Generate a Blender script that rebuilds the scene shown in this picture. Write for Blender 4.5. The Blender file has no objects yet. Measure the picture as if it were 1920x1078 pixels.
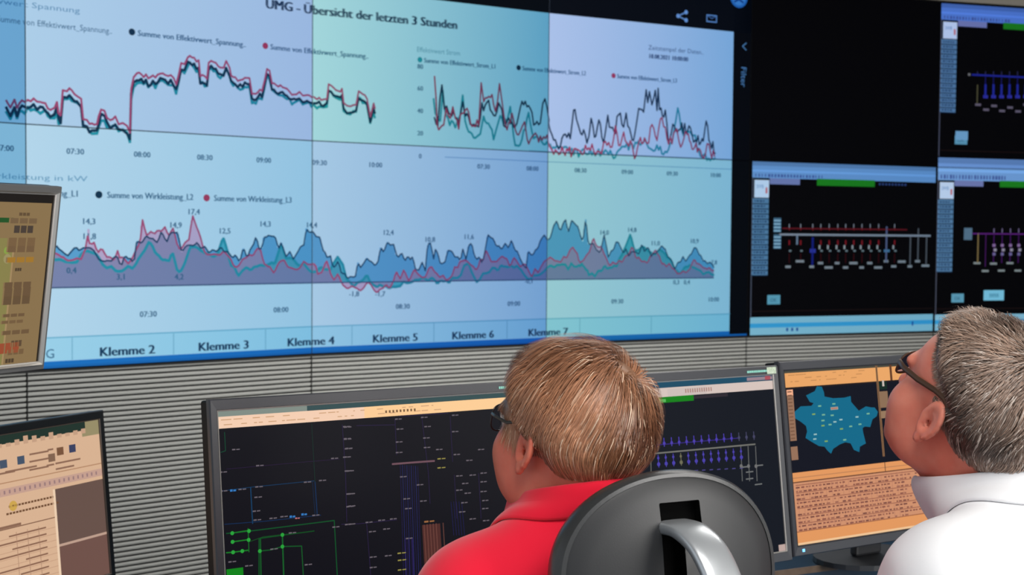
import bpy, bmesh, math, random
import numpy as np
from math import radians as R, sin, cos, pi
from mathutils import Vector, Matrix
random.seed(7)
RNG = np.random.default_rng(7)
SC = bpy.context.scene
COL = SC.collection

# ------------------------------------------------------------------ camera, world, lights, exposure
FPX, PITCH, ROLL = 2500.0, R(2.28), R(.47)          # focal length in px of a 1920 wide frame
CAM = np.array([0, 0, 1.5])
_F = np.array([0, cos(PITCH), -sin(PITCH)]); _U = np.array([0, sin(PITCH), cos(PITCH)]); _R = np.array([1., 0, 0])
CR = cos(ROLL) * _R + sin(ROLL) * _U
CU = -sin(ROLL) * _R + cos(ROLL) * _U
cd = bpy.data.cameras.new('camera'); cam = bpy.data.objects.new('camera', cd); COL.objects.link(cam)
cd.sensor_width = 36; cd.lens = 36 * FPX / 1920; cd.clip_start = .05; cd.clip_end = 100
M = Matrix.Identity(4)
for i in range(3):
    M[i][0] = CR[i]; M[i][1] = CU[i]; M[i][2] = -_F[i]; M[i][3] = CAM[i]
cam.matrix_world = M
cd.dof.use_dof = True; cd.dof.focus_distance = 1.95; cd.dof.aperture_fstop = 10.5
SC.camera = cam
SC.view_settings.view_transform = 'Standard'; SC.view_settings.look = 'None'
SC.view_settings.exposure = 0; SC.view_settings.gamma = 1; SC.view_settings.use_curve_mapping = False

w = bpy.data.worlds.new('world'); SC.world = w; w.use_nodes = True
w.node_tree.nodes['Background'].inputs[0].default_value = (.86, .93, 1, 1)
w.node_tree.nodes['Background'].inputs[1].default_value = .62

def area(name, loc, target, sx, sy, power, color):
    l = bpy.data.lights.new(name, 'AREA'); l.shape = 'RECTANGLE'; l.size = sx; l.size_y = sy
    l.energy = power; l.color = color
    o = bpy.data.objects.new(name, l); COL.objects.link(o); o.location = loc
    o.rotation_euler = (Vector(target) - Vector(loc)).to_track_quat('-Z', 'Y').to_euler()
    return o
area('window_light', (4.6, -1.2, 2.3), (.6, 1.9, 1.1), 3.2, 1.8, 210, (1, .97, .93))
area('overhead_fill_light', (.5, .7, 2.98), (.3, 1.9, 1.0), 1.4, 1.2, 62, (1, .97, .93))  # unseen overhead light, added to brighten the men and the headrest
area('overhead_fill_light', (.8, 4.6, 2.98), (1.5, 5.2, 0), 3.0, .5, 90, (1, .97, .93))  # second unseen overhead light, added to brighten the ribbed wall

# ------------------------------------------------------------------ helpers
def ray(px, py):
    d = _F + CR * (px - 960) / FPX + CU * (539 - py) / FPX
    return d
def srgb(r, g, b):
    f = lambda c: ((c / 255 + .055) / 1.055) ** 2.4 if c > 10 else c / 255 / 12.92
    return (f(r), f(g), f(b))
MATS = {}
def mat(name, col=(.5, .5, .5), rough=.5, metal=0, spec=.5, emit=None, es=1, sss=0, noise=None, bump=None):
    if name in MATS: return MATS[name]
    m = bpy.data.materials.new(name); m.use_nodes = True
    nt = m.node_tree; b = nt.nodes['Principled BSDF']
    b.inputs['Base Color'].default_value = (*col, 1); b.inputs['Roughness'].default_value = rough
    b.inputs['Metallic'].default_value = metal; b.inputs['Specular IOR Level'].default_value = spec
    if emit: b.inputs['Emission Color'].default_value = (*emit, 1); b.inputs['Emission Strength'].default_value = es
    if sss:
        b.inputs['Subsurface Weight'].default_value = sss; b.inputs['Subsurface Radius'].default_value = (1, .25, .12)
        b.inputs['Subsurface Scale'].default_value = .008
    if noise or bump:
        tc = nt.nodes.new('ShaderNodeTexCoord')
    if noise:      # (scale, colour b, detail)
        n = nt.nodes.new('ShaderNodeTexNoise'); n.inputs['Scale'].default_value = noise[0]; n.inputs['Detail'].default_value = 4
        nt.links.new(tc.outputs['Object'], n.inputs['Vector'])
        mx = nt.nodes.new('ShaderNodeMix'); mx.data_type = 'RGBA'
        rp = nt.nodes.new('ShaderNodeMapRange'); rp.inputs[1].default_value = .35; rp.inputs[2].default_value = .65
        nt.links.new(n.outputs['Fac'], rp.inputs[0]); nt.links.new(rp.outputs[0], mx.inputs[0])
        mx.inputs[6].default_value = (*col, 1); mx.inputs[7].default_value = (*noise[1], 1)
        nt.links.new(mx.outputs[2], b.inputs['Base Color'])
    if bump:       # (scale, strength, distance)
        n2 = nt.nodes.new('ShaderNodeTexNoise'); n2.inputs['Scale'].default_value = bump[0]; n2.inputs['Detail'].default_value = 5
        nt.links.new(tc.outputs['Object'], n2.inputs['Vector'])
        bp = nt.nodes.new('ShaderNodeBump'); bp.inputs['Strength'].default_value = bump[1]; bp.inputs['Distance'].default_value = bump[2]
        nt.links.new(n2.outputs['Fac'], bp.inputs['Height']); nt.links.new(bp.outputs[0], b.inputs['Normal'])
    MATS[name] = m
    return m
def link(name, me, m=None, parent=None, smooth=False):
    o = bpy.data.objects.new(name, me); COL.objects.link(o)
    if m: 
        for x in (m if isinstance(m, (list, tuple)) else [m]): me.materials.append(x)
    if parent: o.parent = parent
    if smooth: me.polygons.foreach_set('use_smooth', [True] * len(me.polygons))
    return o
def tag(o, label=None, cat=None, group=None, kind=None):
    if label: o['label'] = label
    if cat: o['category'] = cat
    if group: o['group'] = group
    if kind: o['kind'] = kind
    return o
def empty(name, loc=(0, 0, 0), label=None, cat=None, group=None, rz=0):
    o = bpy.data.objects.new(name, None); COL.objects.link(o); o.location = loc; o.rotation_euler.z = rz
    o.empty_display_size = .1
    return tag(o, label, cat, group)
def pymesh(name, V, F):
    me = bpy.data.meshes.new(name); me.from_pydata([tuple(map(float, v)) for v in V], [], [tuple(map(int, f)) for f in F]); me.update()
    return me
class MB:
    """collects shapes into one mesh; T is an optional local->parent transform"""
    def __init__(s): s.bm = bmesh.new()
    def box(s, c, d, rot=None, bev=0, seg=2):
        r = bmesh.ops.create_cube(s.bm, size=1); vs = r['verts']
        bmesh.ops.scale(s.bm, vec=d, verts=vs)
        if bev:
            es = list({e for v in vs for e in v.link_edges})
            b = bmesh.ops.bevel(s.bm, geom=es, offset=bev, segments=seg, affect='EDGES', profile=.5)
            vs = list({v for f in b['faces'] for v in f.verts} | {v for v in vs if v.is_valid})
        if rot is not None: bmesh.ops.transform(s.bm, matrix=rot.to_4x4(), verts=vs)
        bmesh.ops.translate(s.bm, vec=c, verts=vs); return s
    def tube(s, pts, rad, n=12, sq=None, caps=True):
        """tube through pts; rad a number or list; sq=(a,b) gives an elliptical section scale"""
        pts = [Vector(p) for p in pts]; rings = []; N = len(pts)
        rs = rad if isinstance(rad, (list, tuple)) else [rad] * N
        up = None
        for i, p in enumerate(pts):
            t = (pts[min(i + 1, N - 1)] - pts[max(i - 1, 0)]).normalized()
            if up is None:
                up = Vector((0, 0, 1)) if abs(t.z) < .9 else Vector((0, 1, 0))
            a = t.cross(up).normalized(); b = a.cross(t).normalized(); up = b
            sa, sb = sq or (1, 1)
            rings.append([s.bm.verts.new(p + a * cos(2 * pi * k / n) * rs[i] * sa + b * sin(2 * pi * k / n) * rs[i] * sb) for k in range(n)])
        for i in range(N - 1):
            for k in range(n):
                s.bm.faces.new((rings[i][k], rings[i][(k + 1) % n], rings[i + 1][(k + 1) % n], rings[i + 1][k]))
        if caps:
            s.bm.faces.new(rings[0][::-1]); s.bm.faces.new(rings[-1])
        return s
    def prism(s, poly, z0, z1):
        a = [s.bm.verts.new((x, y, z0)) for x, y in poly]; b = [s.bm.verts.new((x, y, z1)) for x, y in poly]
        s.bm.faces.new(a[::-1]); s.bm.faces.new(b); n = len(poly)
        for i in range(n): s.bm.faces.new((a[i], a[(i + 1) % n], b[(i + 1) % n], b[i]))
        return s
    def grid(s, P, close_u=False, close_v=False):
        """P[i][j] points -> quads"""
        V = [[s.bm.verts.new(p) for p in row] for row in P]; n, m = len(V), len(V[0])
        for i in range(n if close_u else n - 1):
            for j in range(m if close_v else m - 1):
                s.bm.faces.new((V[i][j], V[(i + 1) % n][j], V[(i + 1) % n][(j + 1) % m], V[i][(j + 1) % m]))
        return s
    def build(s, name, m, parent=None, smooth=False, Tm=None):
        bmesh.ops.recalc_face_normals(s.bm, faces=s.bm.faces)
        if Tm is not None: s.bm.transform(Tm)
        me = bpy.data.meshes.new(name); s.bm.to_mesh(me); s.bm.free()
        o = link(name, me, m, parent, False)
        if smooth:
            me.polygons.foreach_set('use_smooth', [True] * len(me.polygons))
            try: me.set_sharp_from_angle(angle=R(40))
            except Exception: pass
        return o

# ------------------------------------------------------------------ flat screen contents (drawn as coloured faces lying on the screen)
_txt = {}
def text_tris(sx):
    if sx in _txt: return _txt[sx]
    c = bpy.data.curves.new('t', 'FONT'); c.body = sx; c.size = 1; c.resolution_u = 2
    o = bpy.data.objects.new('t', c); COL.objects.link(o)
    dg = bpy.context.evaluated_depsgraph_get(); me = o.evaluated_get(dg).to_mesh()
    V = [(v.co.x, v.co.y) for v in me.vertices]; me.calc_loop_triangles()
    T = [[V[i] for i in t.vertices] for t in me.loop_triangles]
    wd = max([p[0] for p in V] or [0])
    o.evaluated_get(dg).to_mesh_clear(); bpy.data.objects.remove(o); bpy.data.curves.remove(c)
    _txt[sx] = (T, wd); return _txt[sx]
def clip(poly, x0, y0, x1, y1):
    for ax, lim, sg in ((0, x0, 1), (0, x1, -1), (1, y0, 1), (1, y1, -1)):
        out = []
        for i in range(len(poly)):
            a, b = poly[i - 1], poly[i]
            ia, ib = sg * (a[ax] - lim) >= 0, sg * (b[ax] - lim) >= 0
            if ia != ib:
                t = (lim - a[ax]) / (b[ax] - a[ax]); out.append((a[0] + t * (b[0] - a[0]), a[1] + t * (b[1] - a[1])))
            if ib: out.append(b)
        poly = out
        if len(poly) < 3: return []
    return poly
class Canvas:
    def __init__(s): s.items = []
    def poly(s, p, col, lay=1): s.items.append((list(p), srgb(*col), lay))
    def rect(s, x0, y0, x1, y1, col, lay=1):
        s.poly([(x0, y0), (x1, y0), (x1, y1), (x0, y1)], col, lay)
    def line(s, pts, wd, col, lay=3):
        for a, b in zip(pts[:-1], pts[1:]):
            dx, dy = b[0] - a[0], b[1] - a[1]; L = math.hypot(dx, dy)
            if L < 1e-6: continue
            nx, ny = -dy / L * wd / 2, dx / L * wd / 2; ex, ey = dx / L * wd * .3, dy / L * wd * .3
            s.poly([(a[0] - ex - nx, a[1] - ey - ny), (b[0] + ex - nx, b[1] + ey - ny), (b[0] + ex + nx, b[1] + ey + ny), (a[0] - ex + nx, a[1] - ey + ny)], col, lay)
    def disc(s, x, y, r, col, lay=3):
        s.poly([(x + r * cos(a * pi / 8), y + r * sin(a * pi / 8)) for a in range(16)], col, lay)
    def text(s, sx, x, y, h, col, lay=3, width=None, rot=0, bold=0, align=0):
        T, wd = text_tris(sx); sc = h / .72; kx = (width / (wd * sc)) if width else 1
        c, n = cos(rot), sin(rot); off = -align * wd * sc * kx
        for q in range(2 if bold else 1):
            for t in T:
                s.poly([(x + (p[0] * sc * kx + off + q * bold) * c - p[1] * sc * n, y + (p[0] * sc * kx + off + q * bold) * n + p[1] * sc * c) for p in t], col, lay + q * .2)
    def mesh(s, name, x0, y0, x1, y1, fn, m, parent, base=(0, 0, 0)):
        """fn(u, v, layer) -> point ; everything clipped to the rectangle"""
        V, F, C, UV = [], [], [], []
        b = [(x0, y0), (x1, y0), (x1, y1), (x0, y1)]
        for p, c, lay in [(b, base, 0)] + s.items:
            q = p if lay == 0 else clip(p, x0, y0, x1, y1)
            if len(q) < 3: continue
            ar = sum(q[i - 1][0] * q[i][1] - q[i][0] * q[i - 1][1] for i in range(len(q)))
            if abs(ar) < 1e-8: continue
            if ar < 0: q = q[::-1]
            F.append(list(range(len(V), len(V) + len(q))))
            for x, y in q:
                V.append(fn(x, y, lay)); C.append((*c, 1)); UV.append(((x - x0) / (x1 - x0), (y - y0) / (y1 - y0)))
        me = pymesh(name, V, F)
        ca = me.color_attributes.new('content', 'FLOAT_COLOR', 'POINT'); ca.data.foreach_set('color', np.array(C, 'f').ravel())
        uv = me.uv_layers.new(name='uv'); li = [0] * len(me.loops); me.loops.foreach_get('vertex_index', li)
        uv.data.foreach_set('uv', np.array(UV, 'f')[li].ravel())
        return link(name, me, m, parent)
def screen_mat(name, tl=(1, 1, 1), tr=(1, 1, 1), strength=1, gloss=0, bl=None, br=None):
    """display surface: the picture on it, times a corner tint; wall cubes carry painted viewing-angle falloff"""
    m = bpy.data.materials.new(name); m.use_nodes = True; nt = m.node_tree; b = nt.nodes['Principled BSDF']
    b.inputs['Base Color'].default_value = (.004, .004, .005, 1); b.inputs['Roughness'].default_value = .35
    b.inputs['Specular IOR Level'].default_value = gloss
    at = nt.nodes.new('ShaderNodeAttribute'); at.attribute_name = 'content'
    uv = nt.nodes.new('ShaderNodeUVMap'); sp = nt.nodes.new('ShaderNodeSeparateXYZ'); nt.links.new(uv.outputs[0], sp.inputs[0])
    def mix(a, c, f):
        x = nt.nodes.new('ShaderNodeMix'); x.data_type = 'RGBA'; nt.links.new(f, x.inputs[0])
        for k, q in ((6, a), (7, c)):
            if isinstance(q, tuple): x.inputs[k].default_value = (*q, 1)
            else: nt.links.new(q, x.inputs[k])
        return x.outputs[2]
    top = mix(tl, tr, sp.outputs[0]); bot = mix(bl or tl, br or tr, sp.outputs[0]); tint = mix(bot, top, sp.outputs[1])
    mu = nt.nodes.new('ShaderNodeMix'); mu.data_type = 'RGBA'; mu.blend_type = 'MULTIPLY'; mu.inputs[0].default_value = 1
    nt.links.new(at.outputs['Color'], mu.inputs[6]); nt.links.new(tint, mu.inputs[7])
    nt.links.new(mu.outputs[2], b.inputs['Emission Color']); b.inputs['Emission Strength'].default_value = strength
    return m

# ------------------------------------------------------------------ the video wall: curved row of 4:3 display cubes, two rows high
CH, CW = 1.02, 1.36
ZB = .919
ang = [R(a) for a in (45, 39.1, 32.7, 28.9, 22.5, 16.5, 11)]
base = np.array([-2.015, 5.531])
knots = [base]
for a in ang[1:]: knots.append(knots[-1] + CW * np.array([cos(a), sin(a)]))
knots.insert(0, base - CW * np.array([cos(ang[0]), sin(ang[0])]))
# column k runs from knots[k] to knots[k+1]; U = (k-1)*CW + s, so U = 0 is the seam at the left of the picture
def wall_pt(U, V, off=0):
    k = int(math.floor(U / CW + 1)); k = min(max(k, 0), len(ang) - 1); s_ = U - (k - 1) * CW
    u = np.array([cos(ang[k]), sin(ang[k])]); n = np.array([sin(ang[k]), -cos(ang[k])])
    q = knots[k] + u * s_ + n * off
    return (q[0], q[1], ZB + V)
def wp(px, py):
    """photo pixel -> (U, V) on the video wall"""
    d = ray(px, py); best = None
    for k in range(len(ang)):
        u = np.array([cos(ang[k]), sin(ang[k])]); A = np.array([[d[0], -u[0]], [d[1], -u[1]]])
        t, s_ = np.linalg.solve(A, knots[k])
        e = max(0, -s_, s_ - CW)
        if t > 0 and (best is None or e < best[0]): best = (e, (k - 1) * CW + s_, 1.5 + t * d[2] - ZB)
    return best[1], best[2]
W_ = Canvas()                                       # the picture spread over the whole wall, in metres (U, V)
BG = (236, 246, 252)
W_.rect(-1.4, 0, 3.95, 2.04, BG, .5)
W_.rect(1.9, 1.755, 4.08, 2.04, (8, 14, 20), 1); W_.rect(3.95, .012, 4.08, 2.04, (4, 9, 14), 1)   # dark header and side bar of the report
W_.rect(-1.4, 0, 4.08, .013, (40, 120, 190), 2); W_.rect(-1.4, 0, 3.95, .031, (40, 130, 205), 1.5)
W_.line([(-1.4, .131), (3.95, .131)], .006, (150, 205, 222)); W_.rect(-1.4, .031, 3.95, .129, (205, 240, 250), 1)
for U in (.19, .65, 1.11, 1.572, 2.03, 2.47, 2.93, 3.4): W_.line([(U, .035), (U, .126)], .005, (160, 205, 220))
for k, U in enumerate((.306, .766, 1.222, 1.681, 2.133, 2.60)):
    W_.text('Klemme %d' % (k + 2), U, .042, .040, (35, 70, 100), width=.252, bold=.005)
W_.text('G', .075, .045, .04, (60, 110, 140)); 
TX = (62, 112, 142); DK = (30, 62, 84); RD = (218, 72, 104); TE = (48, 170, 176)
W_.text('UMG - \u00dcbersicht der letzten 3 Stunden', 1.105, 1.62, .044, (40, 66, 92), width=1.045, bold=.007)
def legend(items, U, V, h, gap=.05):
    for c, s, wd in items:
        if c: W_.disc(U, V + h * .4, h * .62, c); U += h * 1.1
        W_.text(s, U, V, h, TX, width=wd); U += wd + gap
u0, v0 = wp(55, 42); W_.text('Summe von Effektivwert_Spannung..', -.12, v0 - .012, .026, TX, width=.49)
W_.text('Effektivwert Spannung', -.25, wp(60, 15)[1], .024, (130, 170, 195), width=.48)
W_.disc(-.93, v0 - .01, .016, TE)
for px, c, wd in ((247, DK, .52), (497, RD, .52)):
    a = wp(px, 60 if px < 300 else 86); W_.disc(a[0], a[1], .015, c); W_.text('Summe von Effektivwert_Spannung..', a[0] + .025, a[1] - .014, .026, TX, width=wd, bold=.002)
for px, py, c, wd, s in ((787, 112, TE, .42, 'L1'), (972, 127, DK, .40, 'L2'), (1150, 142, RD, .40, 'L3')):
    a = wp(px, py); W_.disc(a[0], a[1], .014, c); W_.text('Summe von Effektivwert_Strom_' + s, a[0] + .022, a[1] - .012, .024, TX, width=wd, bold=.002)
a = wp(781, 97); W_.text('Effektivwert Strom', a[0], a[1], .026, (130, 175, 190), width=.25)
a = wp(1215, 93); W_.text('Zeitstempel der Daten..', a[0], a[1], .026, (70, 100, 135), width=.38)
a = wp(1215, 109); W_.text('18.08.2021 10:00:00', a[0], a[1], .025, (50, 80, 120), width=.27, bold=.003)
for px, py, c, s in ((20, 358, TE, 'L1'), (185, 365, DK, 'L2'), (387, 371, RD, 'L3')):
    a = wp(px, py) if s != 'L1' else (-.22, wp(100, 362)[1]); W_.disc(a[0], a[1], .016, c); W_.text('Summe von Wirkleistung_' + s, a[0] + .035, a[1] - .013, .028, TX, width=.40, bold=.002)
a = wp(0, 335); W_.text('Wirkleistung in kW', -.2, a[1], .024, (130, 175, 200), width=.46)
for k in range(9):
    pass
for k, s in enumerate(('07:00', '07:30', '08:00', '08:30', '09:00', '09:30', '10:00')):
    W_.text(s, .206 + .2975 * (k - 1), .905, .025, TX, align=.5, bold=.002)
    W_.text(s, 2.317 + .303 * (k - 1), .918, .025, TX, align=.5, bold=.002) if k else None
for k, s in enumerate(('07:00', '07:30', '08:00', '08:30', '09:00', '09:30', '10:00')):
    W_.text(s, .53 + .66 * (k - 1), .205, .026, TX, align=.5, bold=.002)
for y, s in ((297, '0'), (254, '20'), (212, '40'), (170, '60'), (129, '80')):
    a = wp(787, y); W_.text(s, a[0], a[1], .024, TX, align=.5, bold=.002)
W_.line([(2.09, .97), (3.95, .967)], .004, (150, 185, 215), 1.2); W_.line([(2.6, 1.023), (3.95, 1.023)], .004, (150, 185, 205), 1.2)
def zp(s, ox, oy, k):
    v = [float(x) for x in s.split()]; return [(v[i] / k + ox, v[i + 1] / k + oy) for i in range(0, len(v), 2)]
def trace(px):
    return [wp(x, y) for x, y in px]
def jitter(pts, step=.012, amp=.008):
    out = []
    for a, b in zip(pts[:-1], pts[1:]):
        n = max(1, int(abs(b[0] - a[0]) / step))
        for i in range(n):
            t = i / n; out.append((a[0] + t * (b[0] - a[0]), a[1] + t * (b[1] - a[1]) + random.uniform(-amp, amp) * (1 if i else .6)))
    return out + [pts[-1]]
c1 = trace(zp('35 600 60 640 85 600 100 640 130 600 165 600 200 590 240 605 270 625 300 655 325 650 340 620 350 680 362 690 375 550 400 540 430 540 460 570 485 590 497 720 520 715 535 745 580 745 590 690 605 650 625 660 640 710 660 720 690 700 710 745 735 735 760 760 778 800 785 530 800 465 820 440 860 460 930 460 960 435 990 455 1040 465 1055 510 1070 450 1085 380 1105 385 1125 350 1150 345 1190 365 1200 460 1240 470 1250 375 1280 365 1320 400 1340 400 1355 370 1375 400 1385 450 1410 470 1440 480 1495 475 1510 560 1545 560 1570 540 1585 480 1600 410 1615 420 1630 500 1680 510 1720 540 1750 570 1775 570 1795 545 1815 580 1880 580', 0, 0, 3.2)
  + zp('300 590 340 590 360 590 370 500 400 520 440 545 450 530 460 610 480 640 500 640 520 625 535 625 550 545 575 560 600 600 620 700 640 620 648 650', 500, 0, 3.2))
j1 = jitter(c1, .01, .010)
W_.line([(x, y - .034 + random.uniform(-.014, .006)) for x, y in j1], .012, TE, 3)
W_.line([(x, y - .026 + random.uniform(-.010, .008)) for x, y in j1], .012, (28, 66, 88), 4)
W_.line(j1, .009, (212, 88, 122), 5)
r2 = trace(zp('1005 470 1015 620 1020 740 1040 785 1060 740 1075 660 1100 700 1115 620 1130 720 1150 780 1170 660 1190 660 1220 730 1250 760 1270 740 1285 510 1300 620 1320 600 1350 560 1370 680 1395 490 1410 620 1440 760 1470 700 1490 800 1520 770 1545 740 1570 860 1600 820 1640 830 1680 820', 500, 0, 3.2)
  + zp('110 890 130 915 180 915 260 915 265 880 280 900 330 905 350 880 370 920 395 930 420 860 450 850 470 870 490 760 510 860 540 800 560 850 590 870 605 935 640 830 690 850 710 740 740 840 770 700 800 820 830 860 850 780 890 870 920 790 950 880 990 890 1010 955 1040 880 1060 910 1085 940', 1000, 0, 3.2))
d2 = trace(zp('1005 690 1025 740 1050 510 1065 640 1090 700 1120 650 1150 720 1175 600 1190 700 1230 750 1270 740 1290 640 1330 620 1370 690 1390 640 1430 740 1480 740 1500 760 1530 630 1550 590 1580 660 1600 760 1640 740 1655 600 1680 630 1692 740', 500, 0, 3.2)
  + zp('90 750 110 790 140 880 190 800 220 810 240 660 265 760 300 800 320 850 345 710 365 820 400 730 420 850 445 700 465 780 490 790 510 680 540 750 555 690 575 790 600 830 620 730 640 640 660 660 675 560 685 600 695 530 710 610 730 560 740 680 747 540 755 680 790 680 800 760 815 850 835 740 880 770 940 780 970 840 1010 850 1035 740 1060 840 1090 920', 1000, 0, 3.2))
t2 = trace(zp('1000 600 1010 690 1040 720 1055 560 1075 700 1130 770 1160 700 1175 560 1190 730 1210 800 1250 840 1280 810 1300 690 1340 750 1360 840 1400 700 1440 740 1460 640 1480 820 1500 880 1530 830 1570 690 1600 830 1650 840 1690 870', 500, 0, 3.2)
  + zp('120 870 150 890 195 880 240 920 330 915 450 920 490 930 530 870 600 880 660 850 700 890 740 880 780 920 830 870 865 660 890 790 920 800 960 800 1000 930 1050 955 1090 950', 1000, 0, 3.2))
W_.line(jitter(t2, .010, .022), .011, TE, 3)
W_.line(jitter(d2, .009, .034), .0095, (24, 60, 84), 4)
W_.line(jitter(r2, .009, .030), .009, (214, 70, 100), 5)
D3 = trace(zp('200 400 310 385 340 375 370 430 400 410 430 435 450 385 480 380 510 390 540 435 600 450 640 445 730 450 745 385 780 350 800 345 840 360 880 300 910 370 940 300 970 320 990 395 1020 370 1050 345 1080 385 1110 400 1140 415 1180 430 1210 390 1240 395 1270 435 1285 410 1310 440 1330 405 1350 420 1370 395 1395 335 1415 400 1430 400 1440 300 1455 340 1480 360 1500 350 1520 390 1535 350 1560 420 1580 445 1640 420 1660 390 1670 300 1690 300', 0, 330, 2.913)
  + zp('100 310 145 335 165 430 200 440 215 520 240 450 260 520 310 550 340 540 350 500 400 460 460 475 475 390 490 400 512 345 530 375 545 400 560 450 600 440 640 460 650 450 665 500 720 505 730 380 745 380 765 450 775 410 800 480 830 450 840 410 865 390 880 450 910 470 925 400 940 450 955 365 975 400 1000 460 1030 470 1050 400 1060 350 1090 350 1110 380 1150 370 1190 350 1210 410 1240 460 1270 500 1280 420 1330 400 1345 340 1370 305 1400 330 1420 290 1437 250 1460 290 1485 235 1500 300 1535 245 1560 300 1580 350 1595 235 1608 370', 550, 330, 2.913)
  + zp('445 375 470 345 490 400 510 420 530 335 550 400 555 450 610 375 630 420 650 390 680 400 710 400 750 380 790 430 810 400 850 400 890 450 930 490 960 450 990 470 1020 385 1060 420 1070 460 1100 460 1130 500', 950, 330, 2.914))
R3 = trace(zp('200 430 300 400 330 450 380 465 440 440 470 380 482 290 490 370 550 385 580 440 620 460 643 405 650 450 700 460 725 420 740 400 765 370 775 245 800 320 840 330 900 285 920 340 945 285 970 400 1000 370 1030 350 1050 230 1075 280 1090 330 1130 410 1180 430 1220 400 1250 440 1290 490 1340 460 1420 405 1440 500 1490 520 1550 480 1640 490 1690 490', 0, 330, 2.913)
  + zp('100 480 120 480 130 530 180 480 220 560 240 530 270 590 320 610 380 620 400 585 440 620 540 600 560 515 580 560 600 515 630 560 660 510 700 540 770 520 800 550 850 555 910 460 950 460 990 510 1050 410 1080 480 1150 440 1180 470 1220 470 1270 490 1300 550 1350 490 1400 440 1430 470 1490 460 1525 390 1550 430 1560 480 1600 430 1640 360', 550, 330, 2.913)
  + zp('470 350 500 380 550 460 600 480 680 410 720 450 770 480 810 400 850 470 890 480 930 540 980 520 1030 460 1060 500 1130 510', 950, 330, 2.914))
T3 = trace(zp('200 480 300 450 350 480 420 470 470 400 520 420 560 480 640 520 740 500 780 410 810 370 850 420 920 470 940 420 970 520 1010 480 1040 390 1080 400 1130 430 1190 430 1217 335 1240 400 1260 490 1300 540 1350 500 1430 480 1500 480 1530 370 1560 440 1620 470 1690 510', 0, 330, 2.913)
  + zp('120 510 200 520 240 440 270 500 290 560 330 610 400 540 440 600 540 600 600 580 700 560 820 585 880 560 960 480 1000 570 1070 520 1160 500 1230 500 1280 570 1370 510 1400 490 1600 490', 550, 330, 2.913)
  + zp('400 490 480 550 520 510 600 490 640 400 675 325 700 410 750 390 800 430 850 410 900 470 940 540 1000 480 1060 520 1130 540', 950, 330, 2.914))
BASE = .341
def series(pts, amp):
    p = sorted(jitter(pts, .016, amp)); xs = np.array([q[0] for q in p]); ys = np.array([q[1] for q in p])
    tx = np.arange(-.3, 3.95, .019); tn = RNG.uniform(-amp, amp, len(tx)) * .62
    return lambda x: np.interp(x, xs, ys) + np.interp(x, tx, tn) * (.25 + np.clip(np.abs(np.interp(x, xs, ys) - BASE) / .08, 0, 1))
fd, fr, ft = series(D3, .026), series(R3, .020), series(T3, .014)
FILL = {(1, 0, 0): (122, 184, 220), (0, 1, 0): (240, 192, 216), (0, 0, 1): (100, 196, 208), (1, 1, 0): (182, 158, 188),
        (1, 0, 1): (100, 180, 196), (0, 1, 1): (180, 168, 196), (1, 1, 1): (160, 152, 184)}
xs = np.arange(-.15, 3.835, .0095)
for a, b in zip(xs[:-1], xs[1:]):
    mid = (a + b) / 2; vals = [float(f(mid)) for f in (fd, fr, ft)]
    cut = sorted(set([BASE] + vals))
    for lo, hi in zip(cut[:-1], cut[1:]):
        mv = (lo + hi) / 2
        if mv > BASE: key = tuple(int(v > mv) for v in vals)
        else: key = tuple(int(v < mv) for v in vals)
        if key in FILL and hi - lo > .001: W_.rect(a - .0002, lo, b + .0002, hi, FILL[key], 2)
W_.line([(x, float(ft(x))) for x in xs], .013, (56, 166, 178), 3)
W_.line([(x, float(fr(x))) for x in xs], .008, (214, 86, 124), 4)
W_.line([(x, float(fd(x))) for x in xs], .007, (36, 76, 108), 5)
W_.line([(-.2, BASE), (3.83, BASE)], .006, (80, 96, 130), 5)
for px, py, s in ((165, 415, '14,3'), (166, 443, '11,8'), (362, 397, '17,4'), (328, 422, '14,9'), (420, 433, '12,5'), (496, 420, '14,3'), (583, 422, '14,4'), (727, 436, '12,4'), (805, 449, '10,8'), (878, 444, '11,6'), (1132, 436, '14,0'), (1184, 431, '14,8'), (1228, 456, '11,0'), (1301, 452, '10,9'), (133, 507, '0,4'), (225, 519, '3,1'), (335, 519, '4,2'), (663, 551, '-1,8'), (712, 551, '-1,7'), (990, 527, '-0,1'), (1267, 529, '0,3'), (1287, 529, '0,4'), (1338, 492, '7,8')):
    a = wp(px, py); W_.text(s, a[0], a[1] - .012, .026, TX, align=.5, bold=.002)
# icons on the dark header
c = wp(1385, -6); W_.disc(c[0], c[1], .064, (70, 140, 200)); W_.disc(c[0], c[1], .05, (110, 175, 225), 3.5); W_.line([(c[0] - .03, c[1] - .03), (c[0], c[1] - .015), (c[0] + .03, c[1] - .03)], .012, (40, 90, 150), 4)
a, b1, b2 = wp(1271, 30), wp(1286, 23), wp(1286, 38)
W_.line([b1, a, b2], .007, (160, 190, 225)); [W_.disc(q[0], q[1], .012, (170, 200, 235)) for q in (a, b1, b2)]
a = wp(1334, 35); W_.line([(a[0] - .034, a[1] - .018), (a[0] + .034, a[1] - .018), (a[0] + .034, a[1] + .018), (a[0] - .034, a[1] + .018), (a[0] - .034, a[1] - .018)], .006, (160, 190, 225)); W_.line([(a[0] - .03, a[1] + .016), (a[0], a[1]), (a[0] + .03, a[1] + .016)], .004, (120, 150, 190))
a = wp(1395, 87); W_.line([(a[0] + .014, a[1] + .02), (a[0] - .012, a[1]), (a[0] + .014, a[1] - .02)], .006, (150, 180, 200))
a = wp(1395, 125); W_.text('Filter', a[0] - .022, a[1], .04, (150, 180, 205), rot=-pi / 2)
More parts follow.
